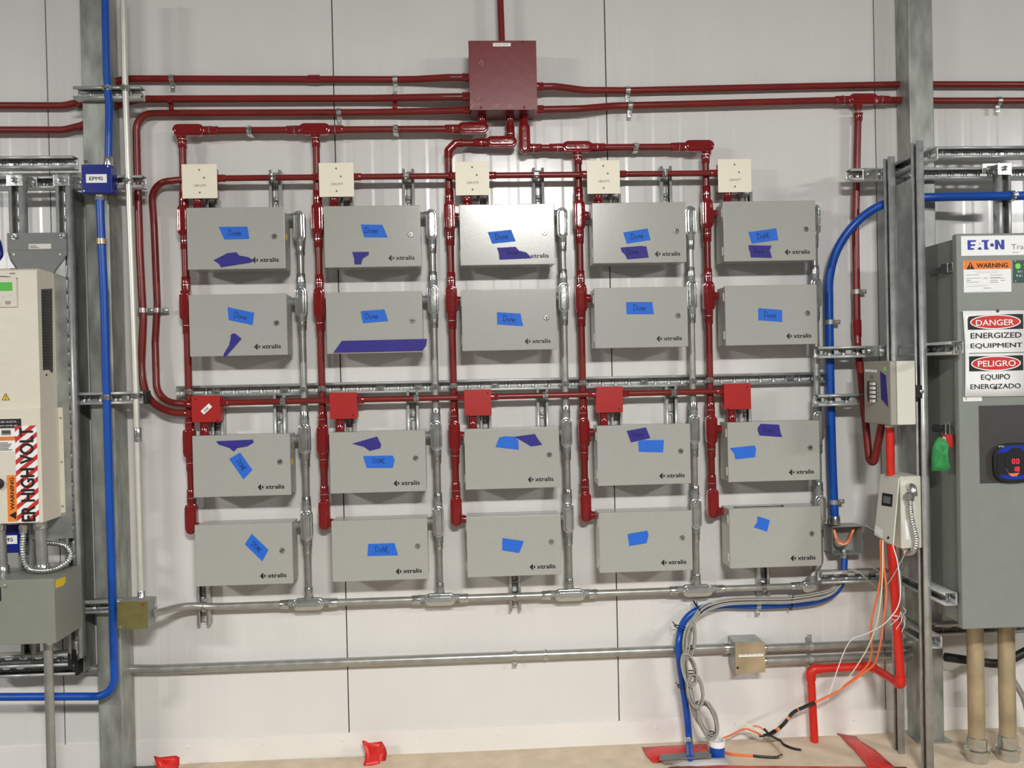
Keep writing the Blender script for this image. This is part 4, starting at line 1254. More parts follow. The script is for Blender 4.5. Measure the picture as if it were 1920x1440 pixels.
# lower cover with stickers
DL = 0.33
XL = P(78, 870, DL).x
t = thing('drive_cover', 'ivory lower cover of the drive with striped high voltage tape', 'motor drive cover', P(0, 981, 0.26))
za_, zb_l = P(50, 766.5, DL).z, P(50, 981, DL).z
MB().box((P(-90, 870, DL).x, -DL, zb_l), (XL, -0.202, za_-0.0006), 0.003).build('casing', 'vfd', t)
xf = P(120, 870, 0.206).x
MB().box((XL-0.02, -0.206, zb_l+0.012), (xf, -0.2015, za_-0.001), 0.002).build('side_flange', 'vfd', t)
for y in (783.5, 866, 949):
    q = P(114+ (y-783)*0.022, y, 0.206)
    MB().rings([(q, 0.0045), (q+N*0.0025, 0.004), (q+N*0.003, 0.002)], 8).build('screw', 'zinc', t)
e = 0.0006
bl = fr(-40, 785, 39.5, 804, DL, DL+e, 'ink', 'name_plate', t)
def ftext(s, x0, y0, x1, y1, d, m, par, **k):
    a, b = P(x0, y1, d), P(x1, y0, d)
    return text(s, par, m, Vector((a.x, -d, a.z)), b.x-a.x, b.z-a.z, **k)
ftext('5-EF-AG7A', -4, 789, 31, 793, DL+e+0.0003, 'white', bl)
ftext('FROM XMB-2S', -10, 796.5, 32, 800, DL+e+0.0003, 'white', bl)
wl_ = fr(-40, 804.5, 30, 848, DL, DL+e, 'white', 'warning_sticker', t)
fr(-40, 818, 30, 827.5, DL+e, DL+2*e, 'orange', 'orange_band', wl_)
ftext('WARNING', -14, 820, 26, 825.5, DL+2*e+0.0003, 'brass', wl_, bold=0.01)
fr(2.5, 806, 20, 816, DL+e, DL+2*e, 'grey', 'symbol_frame', wl_)
fr(4.5, 808, 18.5, 812.5, DL+2*e, DL+3*e, 'dark', 'symbol', wl_)
mb = MB()
for k in range(6):
    a, b = P(-20, 830+k*2.7, DL+e), P(15+(k*7) % 9, 830.9+k*2.7, DL+e)
    mb.box((a.x, -DL-e-0.0003, b.z), (b.x, -DL-e, a.z))
mb.build('fine_print', 'grey', wl_)
# striped tape: white ground, red diagonal bars, black capitals running upwards
sx0, sx1 = P(30.5, 890, DL).x, P(71.5, 890, DL).x
sz1, sz0 = P(50, 798, DL).z, P(50, 978.5, DL).z
tp = MB().box((sx0, -DL-0.0012, sz0), (sx1, -DL-0.0006, sz1)).build('hazard_tape', 'white', t)
mb = MB()
wd = sx1-sx0
per = S(20.4, DL)
def clipz(poly):
    out = []
    for lim, sg in ((sz0, 1), (sz1, -1)):
        out = []
        for i in range(len(poly)):
            a, b = poly[i-1], poly[i]
            ia, ib = sg*(a[1]-lim) >= 0, sg*(b[1]-lim) >= 0
            if ia != ib:
                f_ = (lim-a[1])/(b[1]-a[1])
                out.append((a[0]+f_*(b[0]-a[0]), lim))
            if ib:
                out.append(b)
        poly = out
        if not poly:
            return None
    return poly
k = sz0-wd
while k < sz1:
    po = clipz([(sx0, k), (sx1, k+wd*0.80), (sx1, k+wd*0.80+per*0.46), (sx0, k+per*0.46)])
    if po and len(po) > 2:
        mb.prism([Vector((x, -DL-0.0013, z)) for x, z in po], N*0.0001)
    k += per
mb.build('red_stripes', 'signred', tp)
text('ER HIGH VOLT', tp, 'ink', Vector((sx1-wd*0.14, -DL-0.0016, sz0+0.001)), sz1-sz0-0.006, wd*0.68, xd=Z, zd=-X, bold=0.035)
ow = fr(15, 890.5, 31.5, 978, DL, DL+0.0006, 'orange', 'warning_sticker', t)
a = P(28, 960, DL)
text('WARNING', ow, 'ink', Vector((a.x, -DL-0.0009, P(25, 956, DL).z)), P(25, 895, DL).z-P(25, 956, DL).z, S(7.5, DL), xd=Z, zd=-X, bold=0.03)
MB().prism([P(17, 966, DL+0.0009), P(30.5, 974, DL+0.0009), P(30.5, 959, DL+0.0009)], N*0.0002).build('hazard_triangle', 'ink', ow)
q = P(-2.5, 907, DL)
MB().rings([(q, 0.018), (q+N*0.012, 0.0175), (q+N*0.014, 0.015)], 24).build('knob', 'black', t)

# conduits between the drive and the gutter
XG = P(103, 1140, 0.395).x
zg1, zg0 = P(80, 1085.5, 0.395).z, P(80, 1207, 0.395).z
def dpipe(label, pa, pb, r, ends=(0, 1)):
    return conduit(label, [pa, pb], r, 'grey', conn=ends, group='steel conduits between drive and gutter', ring=False)
pa = P(80, 976, 0.27); pb = Vector((P(80.5, 1070, 0.29).x, -0.29, zg1-0.002))
pa = Vector((pb.x-0.006, -0.29, zb_l+0.004))
dpipe('steel conduit between drive cover and gutter, by the flexible loop', pa, pb, 0.0175)
pb = Vector((P(5, 1075, 0.30).x, -0.30, zg1-0.002))
dpipe('steel conduit between drive cover and gutter, at the left edge', Vector((pb.x-0.006, -0.30, zb_l+0.004)), pb, 0.0175)
def flex(label, pts, r, group=None, pitch=0.0085, ends=True, name='flexible_conduit'):
    sp = spline(pts, 24)
    acc = [0]
    for i in range(1, len(sp)):
        acc.append(acc[-1]+(sp[i]-sp[i-1]).length)
    n_ = int(acc[-1]/(pitch/4))
    out = []
    j = 0
    for k in range(n_+1):
        s_ = acc[-1]*k/n_
        while j < len(acc)-2 and acc[j+1] < s_:
            j += 1
        f_ = (s_-acc[j])/max(acc[j+1]-acc[j], 1e-9)
        out.append(sp[j].lerp(sp[j+1], f_))
    t = thing(name, label, 'flexible conduit', min(out, key=lambda q: q.z), group)
    MB().tube(out, r, 12, rad=lambda i: r*(0.87+0.17*math.sin(i*math.pi/2))).build('armour', 'zinc', t, ang=80)
    if ends:
        p, dv = out[0], (out[6]-out[0]).normalized()
        MB().rings([(p-dv*0.012, r*1.15), (p-dv*0.008, r*1.5), (p+dv*0.004, r*1.5), (p+dv*0.005, r*1.25), (p+dv*0.016, r*1.25)], 14).build('connector', 'zinc', t)
    return t
q0 = P(44, 990, 0.315)
flex('looping flexible metal conduit under the ivory drive', [q0, P(43, 1035, 0.315), P(52, 1064, 0.318), P(80, 1070, 0.33), P(112, 1063, 0.30), P(132, 1045, 0.27), P(124, 1024, 0.255), P(92, 1018, 0.25), P(70, 1020, 0.245)], 0.0098)
t = thing('junction_box', 'navy blue box under the drive with a cropped white label', 'junction box', P(20, 1040, 0.22))
a, b = P(-40, 1039, 0.235), P(36.5, 983.5, 0.235)
MB().box((a.x, -0.235, a.z), (b.x, -0.2015, b.z), 0.003).build('box', 'bluebox', t)
a, b = P(-14, 1021, 0.2352), P(32, 1003.5, 0.2352)
st = MB().box((a.x, -0.2357, a.z), (b.x, -0.235, b.z)).build('name_plate', 'white', t)
w_, h_ = b.x-a.x, b.z-a.z
text('EPMS', st, 'ink', Vector((a.x+w_*0.14, -0.2359, a.z+h_*0.3)), w_*0.7, h_*0.42, bold=0.02)
t = thing('wiring_gutter', 'grey steel wiring gutter box at the lower left edge', 'wiring gutter', Vector((P(20, 1207, 0.3).x, -0.3, zg0)))
MB().box((P(-120, 1140, 0.395).x, -0.395, zg0), (XG, -0.2015, zg1), 0.002).build('body', 'gutter', t)
MB().prism([PX(104, 1087, XG), PX(122.5, 1081, XG), PX(122.5, 1092, XG), PX(118, 1098, XG), PX(104, 1103, XG)], X*0.0006).build('sticker', 'yellow', t)
q = P(10.5, 1099, 0.3952)
MB().rings([(q, 0.005), (q+N*0.0025, 0.005), (q+N*0.0035, 0.003)], 8).build('screw', 'zinc', t)
fr(-30, 1101, 1.5, 1128, 0.395, 0.3957, 'ink', 'label', t)
q0 = P(90, 1205, 0.30)
q1 = PF(93.5, 1460)
conduit('thin steel conduit dropping from the gutter to the floor', [Vector((q0.x, -0.30, zg0-0.001)), Vector((q0.x, -0.30, 0.002))], 0.0142, 'grey', conn=(0,), ring=False)
# ================================================================== right side
RC = 0.10
GR = 'struts at the right rack'
hstrut('upper horizontal slotted strut across the right column', 1590, 1960, 325, RC, GR, at=1760, bolts=(0.08, 0.17, 0.36, 0.78, 0.9))
hstrut('topmost horizontal slotted strut right of the right column', 1748, 1960, 285, RC, GR, at=1840, bolts=(0.62,))
vstrut('upright strut above the grey panel, near the right edge', 1884, 306, 520, RC+0.042, group='uprights behind the grey panel')
vstrut('upright strut between the two rack posts', 1716, 330, 357, RC+0.042, group='uprights behind the grey panel')
for px, nm in ((1884, 'near the right edge'), (1714, 'between the rack posts')):
    t = thing('angle_bracket', 'zinc angle bracket on the upper strut %s' % nm, 'bracket', P(px, 330, 0.19), 'angle brackets on the right rack')
    a, b = P(px-13, 328, 0.188), P(px+13, 305, 0.188)
    MB().box((a.x, -0.1885, a.z), (b.x, -0.1845, b.z), 0.0015).build('plate', 'zinc', t)
    a, b = P(px-42, 326, 0.145), P(px-13, 306, 0.145)
    MB().box((a.x, -0.1462, a.z), (b.x+0.004, -0.1425, b.z), 0.0015).build('flange', 'zinc', t)
    for q in (P(px, 316, 0.1885), P(px-28, 316, 0.1462)):
        MB().rings([(q, 0.0125), (q+N*0.003, 0.0125), (q+N*0.0031, 0.009), (q+N*0.009, 0.008), (q+N*0.010, 0.005)], 12).build('bolt', 'zinc', t)
t = thing('splice_plate', 'zinc splice plate with two bolts on the upper right strut', 'bracket', P(1639, 339, 0.145), 'splice plates on the right rack')
a, b = P(1618, 337, 0.145), P(1672, 317, 0.145)
MB().box((a.x, -0.146, a.z), (b.x, -0.1425, b.z), 0.001).build('plate', 'zinc', t)
for px in (1628, 1649):
    q = P(px, 327, 0.146)
    MB().rings([(q, 0.010), (q+N*0.002, 0.010), (q+N*0.0021, 0.007), (q+N*0.008, 0.007), (q+N*0.009, 0.004)], 6).build('bolt', 'zinc', t)

# free-standing rack: two uprights with their open side facing left, cross bars running out from the wall
X0 = P(1727, 700, 0.385).x
def upright(label, d0, d1, ztop):
    y = -(d0+d1)/2
    return strut(label, (X0+0.021, y, 0.002), (X0+0.021, y, ztop), -X, H=0.021, W=d1-d0, group='rack uprights')
upright('tall front rack upright beside the grey panel', 0.344, 0.385, P(1735, 263, 0.385).z)
upright('tall rear rack upright behind the breaker box', 0.150, 0.191, P(1672, 293, 0.191).z)
def crossbar(label, d0, d1, z, dz=0.0, W=0.041):
    return strut(label, (X0+0.0625, -d0, z), (X0+0.0625, -d1, z+dz), -X, W=W, H=0.041, group='rack cross bars')
crossbar('top rack cross bar running out from the wall', 0.145, 0.40, P(1735, 290, 0.385).z)
crossbar('middle rack cross bar beside the grey panel', 0.145, 0.53, P(1735, 655, 0.385).z)
crossbar('lower rack cross bar under the grey panel edge', 0.10, 0.47, P(1738, 1112, 0.385).z)
crossbar('lowest short rack cross bar near the red pipe', 0.15, 0.375, P(1738, 1207, 0.385).z)
mb = MB()
zA, zB = P(1684, 348, 0.19).z, P(1690, 1075, 0.19).z
mb.box((X0+0.0225, -0.343, zB), (X0+0.0255, -0.192, zA), 0.001)
tag(mb.build('backing_plate', 'galv'), 'galvanised backing plate fixed between the two rack uprights', 'plate')

# short struts reaching left from the rack across the blue conduit
for py, x1_, nm in ((660, 1690, 'upper'), (750, 1618, 'lower')):
    hstrut('%s short slotted strut reaching across the blue conduit' % nm, 1530, x1_, py, 0.084, 'short struts across the blue conduit', at=1575)
t = thing('splice_plate', 'zinc splice plate above the breaker box', 'bracket', P(1640, 669, 0.13), 'splice plates on the right rack')
a, b = P(1622, 669, 0.13), P(1668, 649, 0.13)
MB().box((a.x, -0.130, a.z), (b.x, -0.1263, b.z), 0.001).build('plate', 'zinc', t)
for px in (1632, 1655):
    q = P(px, 658.5, 0.13)
    MB().rings([(q, 0.010), (q+N*0.002, 0.010), (q+N*0.0021, 0.0075), (q+N*0.008, 0.0075), (q+N*0.009, 0.004)], 12).build('bolt', 'zinc', t)
hstrut('horizontal strut with loose wires below the open box', 1537, 1664, 1083, 0.084, GR, at=1575, bolts=(0.1, 0.8))

# blue conduit on the right
conduit('blue conduit sweeping from the right rack down to the open box', [P(1970, 366, 0.2), P(1895, 367.5, 0.2), P(1760, 369.5, 0.165), P(1690, 374, 0.122), P(1640, 391, 0.10), P(1598, 425, 0.085), P(1569, 470, 0.065), P(1555.5, 520, 0.05), P(1554.5, 570, 0.045), P(1556.5, 700, 0.045), P(1560, 850, 0.045), P(1565.5, 982, 0.05)], 0.0158, 'blue', smooth=True, conn=(1,))
strap('zinc strap on the blue conduit beside the second row', P(1556, 604, 0.045), Z, 0.0158, X, 'straps on the blue conduit', 'galv')
strap('zinc strap on the blue conduit beside the bottom row', P(1563.5, 941, 0.047), Z, 0.0158, X, 'straps on the blue conduit', 'galv')
clamp('zinc clamp holding the blue conduit on the upright near the right edge', P(1897, 367, 0.2), X, 0.0158, Z, None, depth=0.01)
# open box with fibre loops
t = thing('junction_box', 'open steel box with orange wires under the blue conduit', 'junction box', P(1588, 1040, 0.05))
a, b = P(1560, 1040, 0.075), P(1616, 986, 0.075)
mb = MB()
mb.box((a.x, -0.004, a.z), (b.x, -0.001, b.z))
mb.box((a.x, -0.078, b.z-0.002), (b.x, -0.004, b.z))
mb.box((a.x, -0.078, a.z), (b.x, -0.004, a.z+0.002))
mb.box((a.x, -0.078, a.z), (a.x+0.002, -0.004, b.z))
mb.box((b.x-0.002, -0.078, a.z), (b.x, -0.004, b.z))
mb.build('shell', 'galv', t)
for i, (dx, dy, m_) in enumerate(((0, 0, 'orangew'), (2.5, 2.5, 'cream_w'), (4, -1, 'orangew'), (1, 4, 'orangew'))):
    pts = [P(1561+dx, 992, 0.04), P(1567+dx, 1010+dy, 0.06), P(1580, 1018+dy, 0.07), P(1592-dx*0.3, 1012+dy, 0.06), P(1603-dx, 991, 0.035)]
    tag(MB().tube(spline(pts), 0.0022, 7).build('fibre_cable', M[m_]), ('%s fibre loop inside the open box, %s' % (('orange', 'pale', 'orange', 'orange')[i], ('outermost on the left', 'the only pale one', 'innermost', 'hanging lowest')[i])), 'cable', 'fibre loops in the open box')
conduit('blue conduit leaving the open box and sweeping left down to the floor', [P(1583, 1032, 0.05), P(1582.5, 1060, 0.06), P(1580, 1086, 0.068), P(1568, 1108, 0.062), P(1540, 1124, 0.045), P(1495, 1132.5, 0.035), P(1420, 1136, 0.03), P(1350, 1135, 0.03), P(1308, 1144, 0.032), P(1283, 1165, 0.045), P(1273, 1200, 0.085), P(1274, 1240, 0.088), P(1281, 1290, 0.088), P(1288.5, 1345, 0.088), P(1292, 1390, 0.09), PF(1294, 1421, 0.032)], 0.0128, 'blue', smooth=True, conn=(0,), couplings=((P(1291.8, 1393, 0.09), Z, 0.05),))
strap('zinc strap on the lower blue conduit under the right hanging strut', P(1421, 1135, 0.03), X, 0.0128, DN, 'straps on the blue conduit')
q = P(1503, 1132, 0.036)
# grey cables along the blue conduit and their coils
base = [(1576, 1090, 0.085), (1560, 1108, 0.08), (1535, 1117, 0.07), (1480, 1125, 0.06), (1420, 1126, 0.055), (1360, 1129, 0.055), (1315, 1143, 0.06), (1292, 1172, 0.075), (1283, 1215, 0.125), (1282, 1250, 0.125), (1290, 1300, 0.12), (1302, 1345, 0.12), (1325, 1378, 0.115)]
for i in range(6):
    ox = [0, 3, 6, 2, 5, 8][i]
    oy = [0, -4, 3, -7, -2, 6][i]
    pts = [P(x+ox*(1 if k > 5 else 0.3)+random.uniform(-1.5, 1.5), y+oy*(0.9 if k < 7 else 0.1), d+0.004*i) for k, (x, y, d) in enumerate(base)]
    tag(MB().tube(spline(pts, 6), 0.0026, 7).build('grey_cable', 'greyw'), '%s grey cable in the bundle beside the lower blue conduit' % ['innermost', 'second', 'third', 'fourth', 'fifth', 'outermost'][i], 'cable', 'grey cables beside the blue conduit')
for i, (cx, cy, a_, b_, tilt, n_) in enumerate(((1293, 1200, 11, 33, 0.15, 6), (1292, 1255, 13, 31, -0.25, 9), (1304, 1297, 15, 33, -0.15, 10), (1327, 1350, 16, 38, -0.33, 10))):
    mb = MB()
    for k in range(n_):
        ka, kb = a_*random.uniform(0.72, 1.05), b_*random.uniform(0.85, 1.05)
        tl = tilt+random.uniform(-0.08, 0.08)
        ox, oy = random.uniform(-2.5, 2.5), random.uniform(-3, 3)
        pts = []
        for j in range(28):
            th = 2*math.pi*j/28
            ex_, ey_ = ka*math.cos(th), kb*math.sin(th)
            pts.append(P(cx+ox+ex_*math.cos(tl)-ey_*math.sin(tl), cy+oy+ex_*math.sin(tl)+ey_*math.cos(tl), 0.115+0.006*k+0.006*math.sin(th)))
        mb.tube(pts, 0.0025, 6, closed=True)
    tag(mb.build('cable_coil', 'greyw'), '%s coil of thin grey cable hanging beside the blue conduit' % ['topmost', 'second from top', 'third from top', 'lowest and largest'][i], 'cable coil', 'cable coils')
def tie(label, px, py, d, ax, r):
    dv = ax.normalized()
    c = P(px, py, d)
    a = dv.orthogonal().normalized()
    b = dv.cross(a)
    mb = MB()
    mb.tube([c+(a*math.cos(t_)+b*math.sin(t_))*r for t_ in [2*math.pi*k/20 for k in range(20)]], 0.0022, 6, closed=True)
    e_ = c + b*r*0.9 + N*r*0.4
    mb.tube([e_, e_+b*0.018+Z*0.01], 0.0018, 5)
    mb.obox(c+N*r, a*0.004, b*0.0035, N*0.003)
    return tag(mb.build('cable_tie', 'black'), label, 'cable tie', 'black cable ties')
tie('black cable tie just under the fourth bottom tee', 1308, 1139, 0.05, X+Z*0.6, 0.028)
tie('black cable tie at the top of the vertical blue run', 1277, 1177, 0.085, Z+X*0.3, 0.026)
tie('black cable tie on the horizontal blue run', 1481, 1130, 0.045, X, 0.024)
tie('black cable tie halfway down the vertical blue run', 1282, 1287, 0.095, Z, 0.022)
tie('black cable tie between the first and second coils', 1295, 1214, 0.13, Z, 0.014)
tie('black cable tie between the second and third coils', 1295, 1260, 0.13, Z, 0.016)
tie('black cable tie between the third and lowest coils', 1311, 1318, 0.13, Z-X*0.3, 0.015)
tie('black cable tie at the foot of the lowest coil', 1332, 1374, 0.13, Z, 0.014)

# breaker box facing left on the rack
d0, d1 = 0.205, 0.40
bz1 = P(1670, 677, d1).z
bxr = P(1717, 740, d1).x
t = thing('breaker_box', 'grey breaker box facing left with violet tape, on the right rack', 'breaker box', Vector((BXL+0.04, -0.3, bz)))
MB().box((BXL+0.022, -d1, bz), (bxr, -d0, bz1), 0.004).build('body', 'whitep', t)
fc = MB().box((BXL, -d1, bz-0.001), (BXL+0.0216, -d0, bz1+0.001), 0.005, 3).build('front_cover', 'breaker', t)
def lf(pts, m, nm, par, th=0.0008):
    return MB().prism([PX(x, y, BXL) for x, y in pts], -X*th).build(nm, m, par)
bk = lf([(1626.5, 714), (1643.5, 716), (1644, 755), (1628, 753), (1626, 738)], 'dark', 'breaker_row', fc, 0.0015)
mb = MB()
for k in range(5):
    p0 = PX(1639.5, 719.5+k*8, BXL)
    mb.obox(p0-X*0.006, Vector((0, 0.012, 0)), Z*0.0052, X*0.006, 0.001)
mb.build('toggles', 'whitep', bk)
lf([(1622, 692), (1644, 693.5), (1644, 698.5), (1622, 697)], 'white', 'paper_label', fc)
lf([(1632, 703), (1637.5, 703.5), (1637.5, 710.5), (1632, 710)], 'plate', 'emblem', fc)
tpv = lf([(1650.5, 696), (1661, 704), (1664, 741), (1665.5, 763.5), (1658, 754), (1652.5, 748)], 'tapep', 'masking_tape', fc)
n_ = 14
cq = PX(1658.5, 692, BXL)
MB().prism([cq+Vector((0, 0.0085*math.cos(2*math.pi*k/n_), 0.0085*math.sin(2*math.pi*k/n_))) for k in range(n_)], -X*0.0008).build('round_sticker', 'dot', fc)
mb = MB()
for k in range(5):
    p0 = PX(1646.5, 720+k*8, BXL)
    mb.obox(p0-X*0.0006, Vector((0, 0.002, 0)), Z*0.002, X*0.0004)
mb.build('numbers', 'ink', fc)
a = P(1718, 733, 0.39)
t = thing('rail_bracket', 'black rail bracket holding the breaker box on the front upright', 'bracket', P(1726, 745, 0.36))
MB().box((bxr-0.002, -0.392, P(1720, 746, 0.38).z), (X0-0.0005, -0.345, P(1720, 722, 0.38).z), 0.002).build('arm', 'black', t)
q = P(1727, 734, 0.392)
MB().rings([(q, 0.0075), (q+N*0.006, 0.0075), (q+N*0.008, 0.004)], 6).build('bolt', 'zinc', t)

# scarlet pipe from breaker box to control box and on to the floor
rp = 0.0137
pxr = P(1668.5, 800, 0.31)
cbz1 = P(1700, 893, 0.37).z
conduit('short scarlet pipe between breaker box and control box', [Vector((pxr.x, -0.31, bz-0.001)), Vector((P(1670, 890, 0.31).x, -0.31, cbz1-0.004))], rp, 'red', m='redpvc')
MB_ = MB()
tag(MB_.rings([(Vector((pxr.x, -0.31, bz)), 0.0165), (Vector((pxr.x, -0.31, bz-0.013)), 0.0165)], 16).build('pipe_collar', 'whitep'), 'white collar where the scarlet pipe meets the breaker box', 'pipe collar')
cbz0 = P(1700, 1028, 0.37).z
ps = [Vector((P(1671, 1020, 0.31).x, -0.31, cbz0+0.002)), P(1689.5, 1284, 0.31), P(1632, 1249, 0.075), P(1519.5, 1255, 0.062), PF(1528, 1398, 0.006)]
ps[4].y = -0.062
ps[4].x = P(1527, 1380, 0.062).x
t = thing('pipe', 'long scarlet plastic pipe with elbows from control box to floor', 'pipe', ps[4])
MB().tube(fillet(ps, 0.03, 6), rp+0.0012, 18).build('tube', 'redpvc', t)
for i, (k, ln) in enumerate(((1, 0.032), (2, 0.03), (3, 0.04))):
    a = ps[k] + (ps[k-1]-ps[k]).normalized()*ln
    b = ps[k] + (ps[k+1]-ps[k]).normalized()*ln
    MB().tube(fillet([a, ps[k], b], 0.022, 6), rp+0.0042, 18).build('elbow', 'redpvc', t)

# control box with hanging cover and flexible conduit
t = thing('control_box', 'small grey control box on the rack with its cover hanging open', 'control box', Vector((P(1700, 1028, 0.37).x, -0.32, cbz0)))
cx0, cx1 = P(1688, 960, 0.37).x, P(1727, 960, 0.37).x
mb = MB()
mb.box((cx0, -0.372, cbz0), (cx1, -0.25, cbz1), 0.002)
mb.build('body', 'whitep', t)
cvp = [P(1653.5, 889, 0.255), P(1687, 896, 0.375), P(1676, 1022, 0.40)]
_n = (cvp[1]-cvp[0]).cross(cvp[2]-cvp[0])
_v = ray(1641, 1003)
cvp.append(CAM + _v*((cvp[0]-CAM).dot(_n)/_v.dot(_n)))
nv = (cvp[1]-cvp[0]).cross(cvp[3]-cvp[0]).normalized()
if nv.x > 0:
    nv = -nv
cv = MB().prism(cvp, nv*0.004).build('hanging_cover', 'whitep', t)
def onc(u, v, off=0.0045):
    a = cvp[0].lerp(cvp[1], u)
    b = cvp[3].lerp(cvp[2], u)
    return a.lerp(b, v) + nv*off
pl = MB().prism([onc(0.22, 0.29), onc(0.78, 0.27), onc(0.8, 0.46), onc(0.24, 0.49)], nv*0.0008).build('display_window', 'ink', cv)
MB().prism([onc(0.3, 0.33, 0.0056), onc(0.7, 0.32, 0.0056), onc(0.71, 0.42, 0.0056), onc(0.32, 0.44, 0.0056)], nv*0.0004).build('lettering_panel', 'plate', pl)
MB().prism([onc(0.02, 0.84), onc(0.42, 0.86), onc(0.42, 0.98), onc(0.0, 0.95)], nv*0.0006).build('sticker', 'white', cv)
q = onc(0.76, 0.93)
MB().rings([(q, 0.005), (q+nv*0.002, 0.005), (q+nv*0.003, 0.003)], 8).build('screw', 'ink', cv)
a, b = P(1698, 1012, 0.3727), P(1704, 975, 0.3727)
MB().box((a.x, -0.373, a.z), (b.x, -0.3722, b.z)).build('side_sticker', 'white', t)
q0 = P(1705, 912, 0.375)
mb = MB()
mb.tube(spline([q0+N*-0.002, q0+N*0.016, q0+N*0.024-Z*0.012, q0+N*0.026-Z*0.03]), 0.0125, 14)
mb.build('connector', 'zinc', t)
flex('flexible metal conduit curling down the side of the control box', [P(1705.5, 930, 0.402), P(1708, 965, 0.402), P(1713, 990, 0.40), P(1717.5, 1012, 0.395), P(1714, 1032, 0.385), P(1703, 1038, 0.35), P(1694, 1036, 0.32)], 0.0098)
flex('short flexible metal conduit between open box and control box', [P(1616, 989, 0.07), P(1626, 988, 0.10), P(1638, 995, 0.18), P(1650, 1006, 0.27)], 0.0062, ends=False)
q = P(1697.5, 1026, 0.34)
tag(MB().rings([(Vector((q.x, -0.34, cbz0)), 0.010), (Vector((q.x, -0.34, cbz0-0.012)), 0.010), (Vector((q.x, -0.34, cbz0-0.014)), 0.007), (Vector((q.x, -0.34, cbz0-0.024)), 0.006)], 12).build('cable_gland', 'whitep'), 'pale cable gland under the control box', 'cable gland')

# loose fibres hanging from the control box
def wire(label, pts, m, r=0.0026, name='loose_wire', grp='loose wires under the control box'):
    tag(MB().tube(spline(pts, 7), r, 7).build(name, m), label, 'wire', grp)
wire('orange fibre cable hanging furthest left under the control box', PP([(1651, 1012, .33), (1652, 1070, .33), (1646, 1112, .31), (1635, 1160, .28), (1633, 1190, .26), (1634, 1225, .23), (1623, 1252, .2), (1580, 1289, .16), (1563, 1300, .15), (1526, 1318, .13)]), 'orangew', 0.0036)
wire('orange fibre cable hanging closest to the scarlet pipe', PP([(1655, 1012, .34), (1657, 1060, .34), (1662, 1110, .33), (1657, 1160, .32), (1651, 1205, .29), (1641, 1242, .24), (1622, 1260, .21), (1580, 1290, .165), (1563, 1301, .155), (1526, 1319, .13)]), 'orangew', 0.0036)
wire('cream wire hanging between the two orange fibre cables', PP([(1655, 1013, .35), (1654, 1090, .34), (1646, 1160, .31), (1629, 1210, .26), (1612, 1240, .22), (1590, 1272, .18), (1566, 1298, .15), (1526, 1317, .13)]), 'cream_w', 0.0022)
wire('white wire bulging right across the scarlet pipe', PP([(1674, 1022, .39), (1683, 1055, .385), (1688.5, 1100, .38), (1686, 1130, .37), (1676, 1150, .36), (1655, 1172, .33), (1625, 1188, .28), (1600, 1197, .24), (1586, 1215, .21), (1574, 1245, .18), (1563, 1277, .16), (1552, 1312, .14)]), 'white', 0.0018)
wire('thin grey wire from the open strut up to the cable gland', PP([(1578, 1074, .15), (1605, 1070, .15), (1630, 1090, .2), (1650, 1105, .28), (1664, 1095, .33), (1680, 1070, .35), (1697, 1038, .345)]), 'greyw', 0.002)
wire('thin grey wire drooping over the lower strut', PP([(1590, 1070, .15), (1615, 1063, .15), (1640, 1066, .17), (1660, 1085, .2)]), 'greyw', 0.002)
for k in range(6):
    q = (1690+random.uniform(-3, 3), 1152+random.uniform(-6, 6), 0.36)
    e_ = (q[0]+random.uniform(-22, 10), q[1]+random.uniform(-16, 34), 0.37)
    wire('%s frayed strip of clear wrap at the lowest cross bar' % ['first', 'second', 'third', 'fourth', 'fifth', 'longest'][k], PP([q, ((q[0]+e_[0])/2+5, (q[1]+e_[1])/2, .375), e_]), 'clear', 0.0014, 'wrap_strip', 'strips of clear wrap')
tag(MB().tube([P(1677+6*math.cos(th), 1156+7*math.sin(th), 0.33+0.02*math.sin(th)) for th in [2*math.pi*k/18 for k in range(18)]], 0.0016, 6, closed=True).build('wire_loop', 'clear'), 'small clear wire loop left of the scarlet pipe', 'wire')
# taped bundle on the floor
bp = [P(1528, 1317, .13), P(1505, 1327, .13), P(1486, 1337, .135), P(1470, 1357, .15), P(1455, 1370, .16), PF(1442, 1378, 0.012)]
sp = spline(bp, 8)
t = thing('cable_bundle', 'black taped cable bundle sagging to the floor behind the scarlet pipe', 'cable bundle', sp[-1])
MB().tube(sp, 0.0048, 9).build('cables', 'orangew', t)
for i, (a_, b_) in enumerate(((0, 11), (12.5, 19), (21, 29), (31.5, 36), (37.5, 40))):
    MB().tube(sp[int(a_):int(b_)+1], 0.0064, 9).build('black_tape', 'black', t)
def fw(label, pts, m, r=0.0035, nm='loose_wire'):
    wire(label, [PF(x, y, z) if z < 1 else P(x, y, z-1) for x, y, z in pts], m, r, nm, 'loose wire ends on the floor')
fw('black taped wire end running right on the floor', [(1433, 1367, 1.16), (1445, 1379, 1.15), (1462, 1388, .010), (1470, 1396, .010), (1486, 1403, .009), (1502, 1406, .009)], 'black', 0.0045)
fw('short black taped stub crossing the wires on the floor', [(1452, 1370, 1.16), (1440, 1377, 1.14), (1425, 1380, 1.10)], 'black', 0.0055)
fw('orange wire lying from the sleeve up to the taped stub', [(1352, 1386, 1.13), (1375, 1376, 1.10), (1396, 1367, 1.08), (1412, 1371, 1.10), (1430, 1380, 1.11)], 'orangew')
fw('orange wire end pointing up left of the bundle', [(1412, 1361, 1.12), (1424, 1363, 1.13), (1436, 1371, 1.15)], 'orangew', 0.003)
fw('cream wire end pointing up behind the orange ones', [(1397, 1356, 1.10), (1412, 1365, 1.11), (1432, 1379, 1.12)], 'cream_w', 0.003)
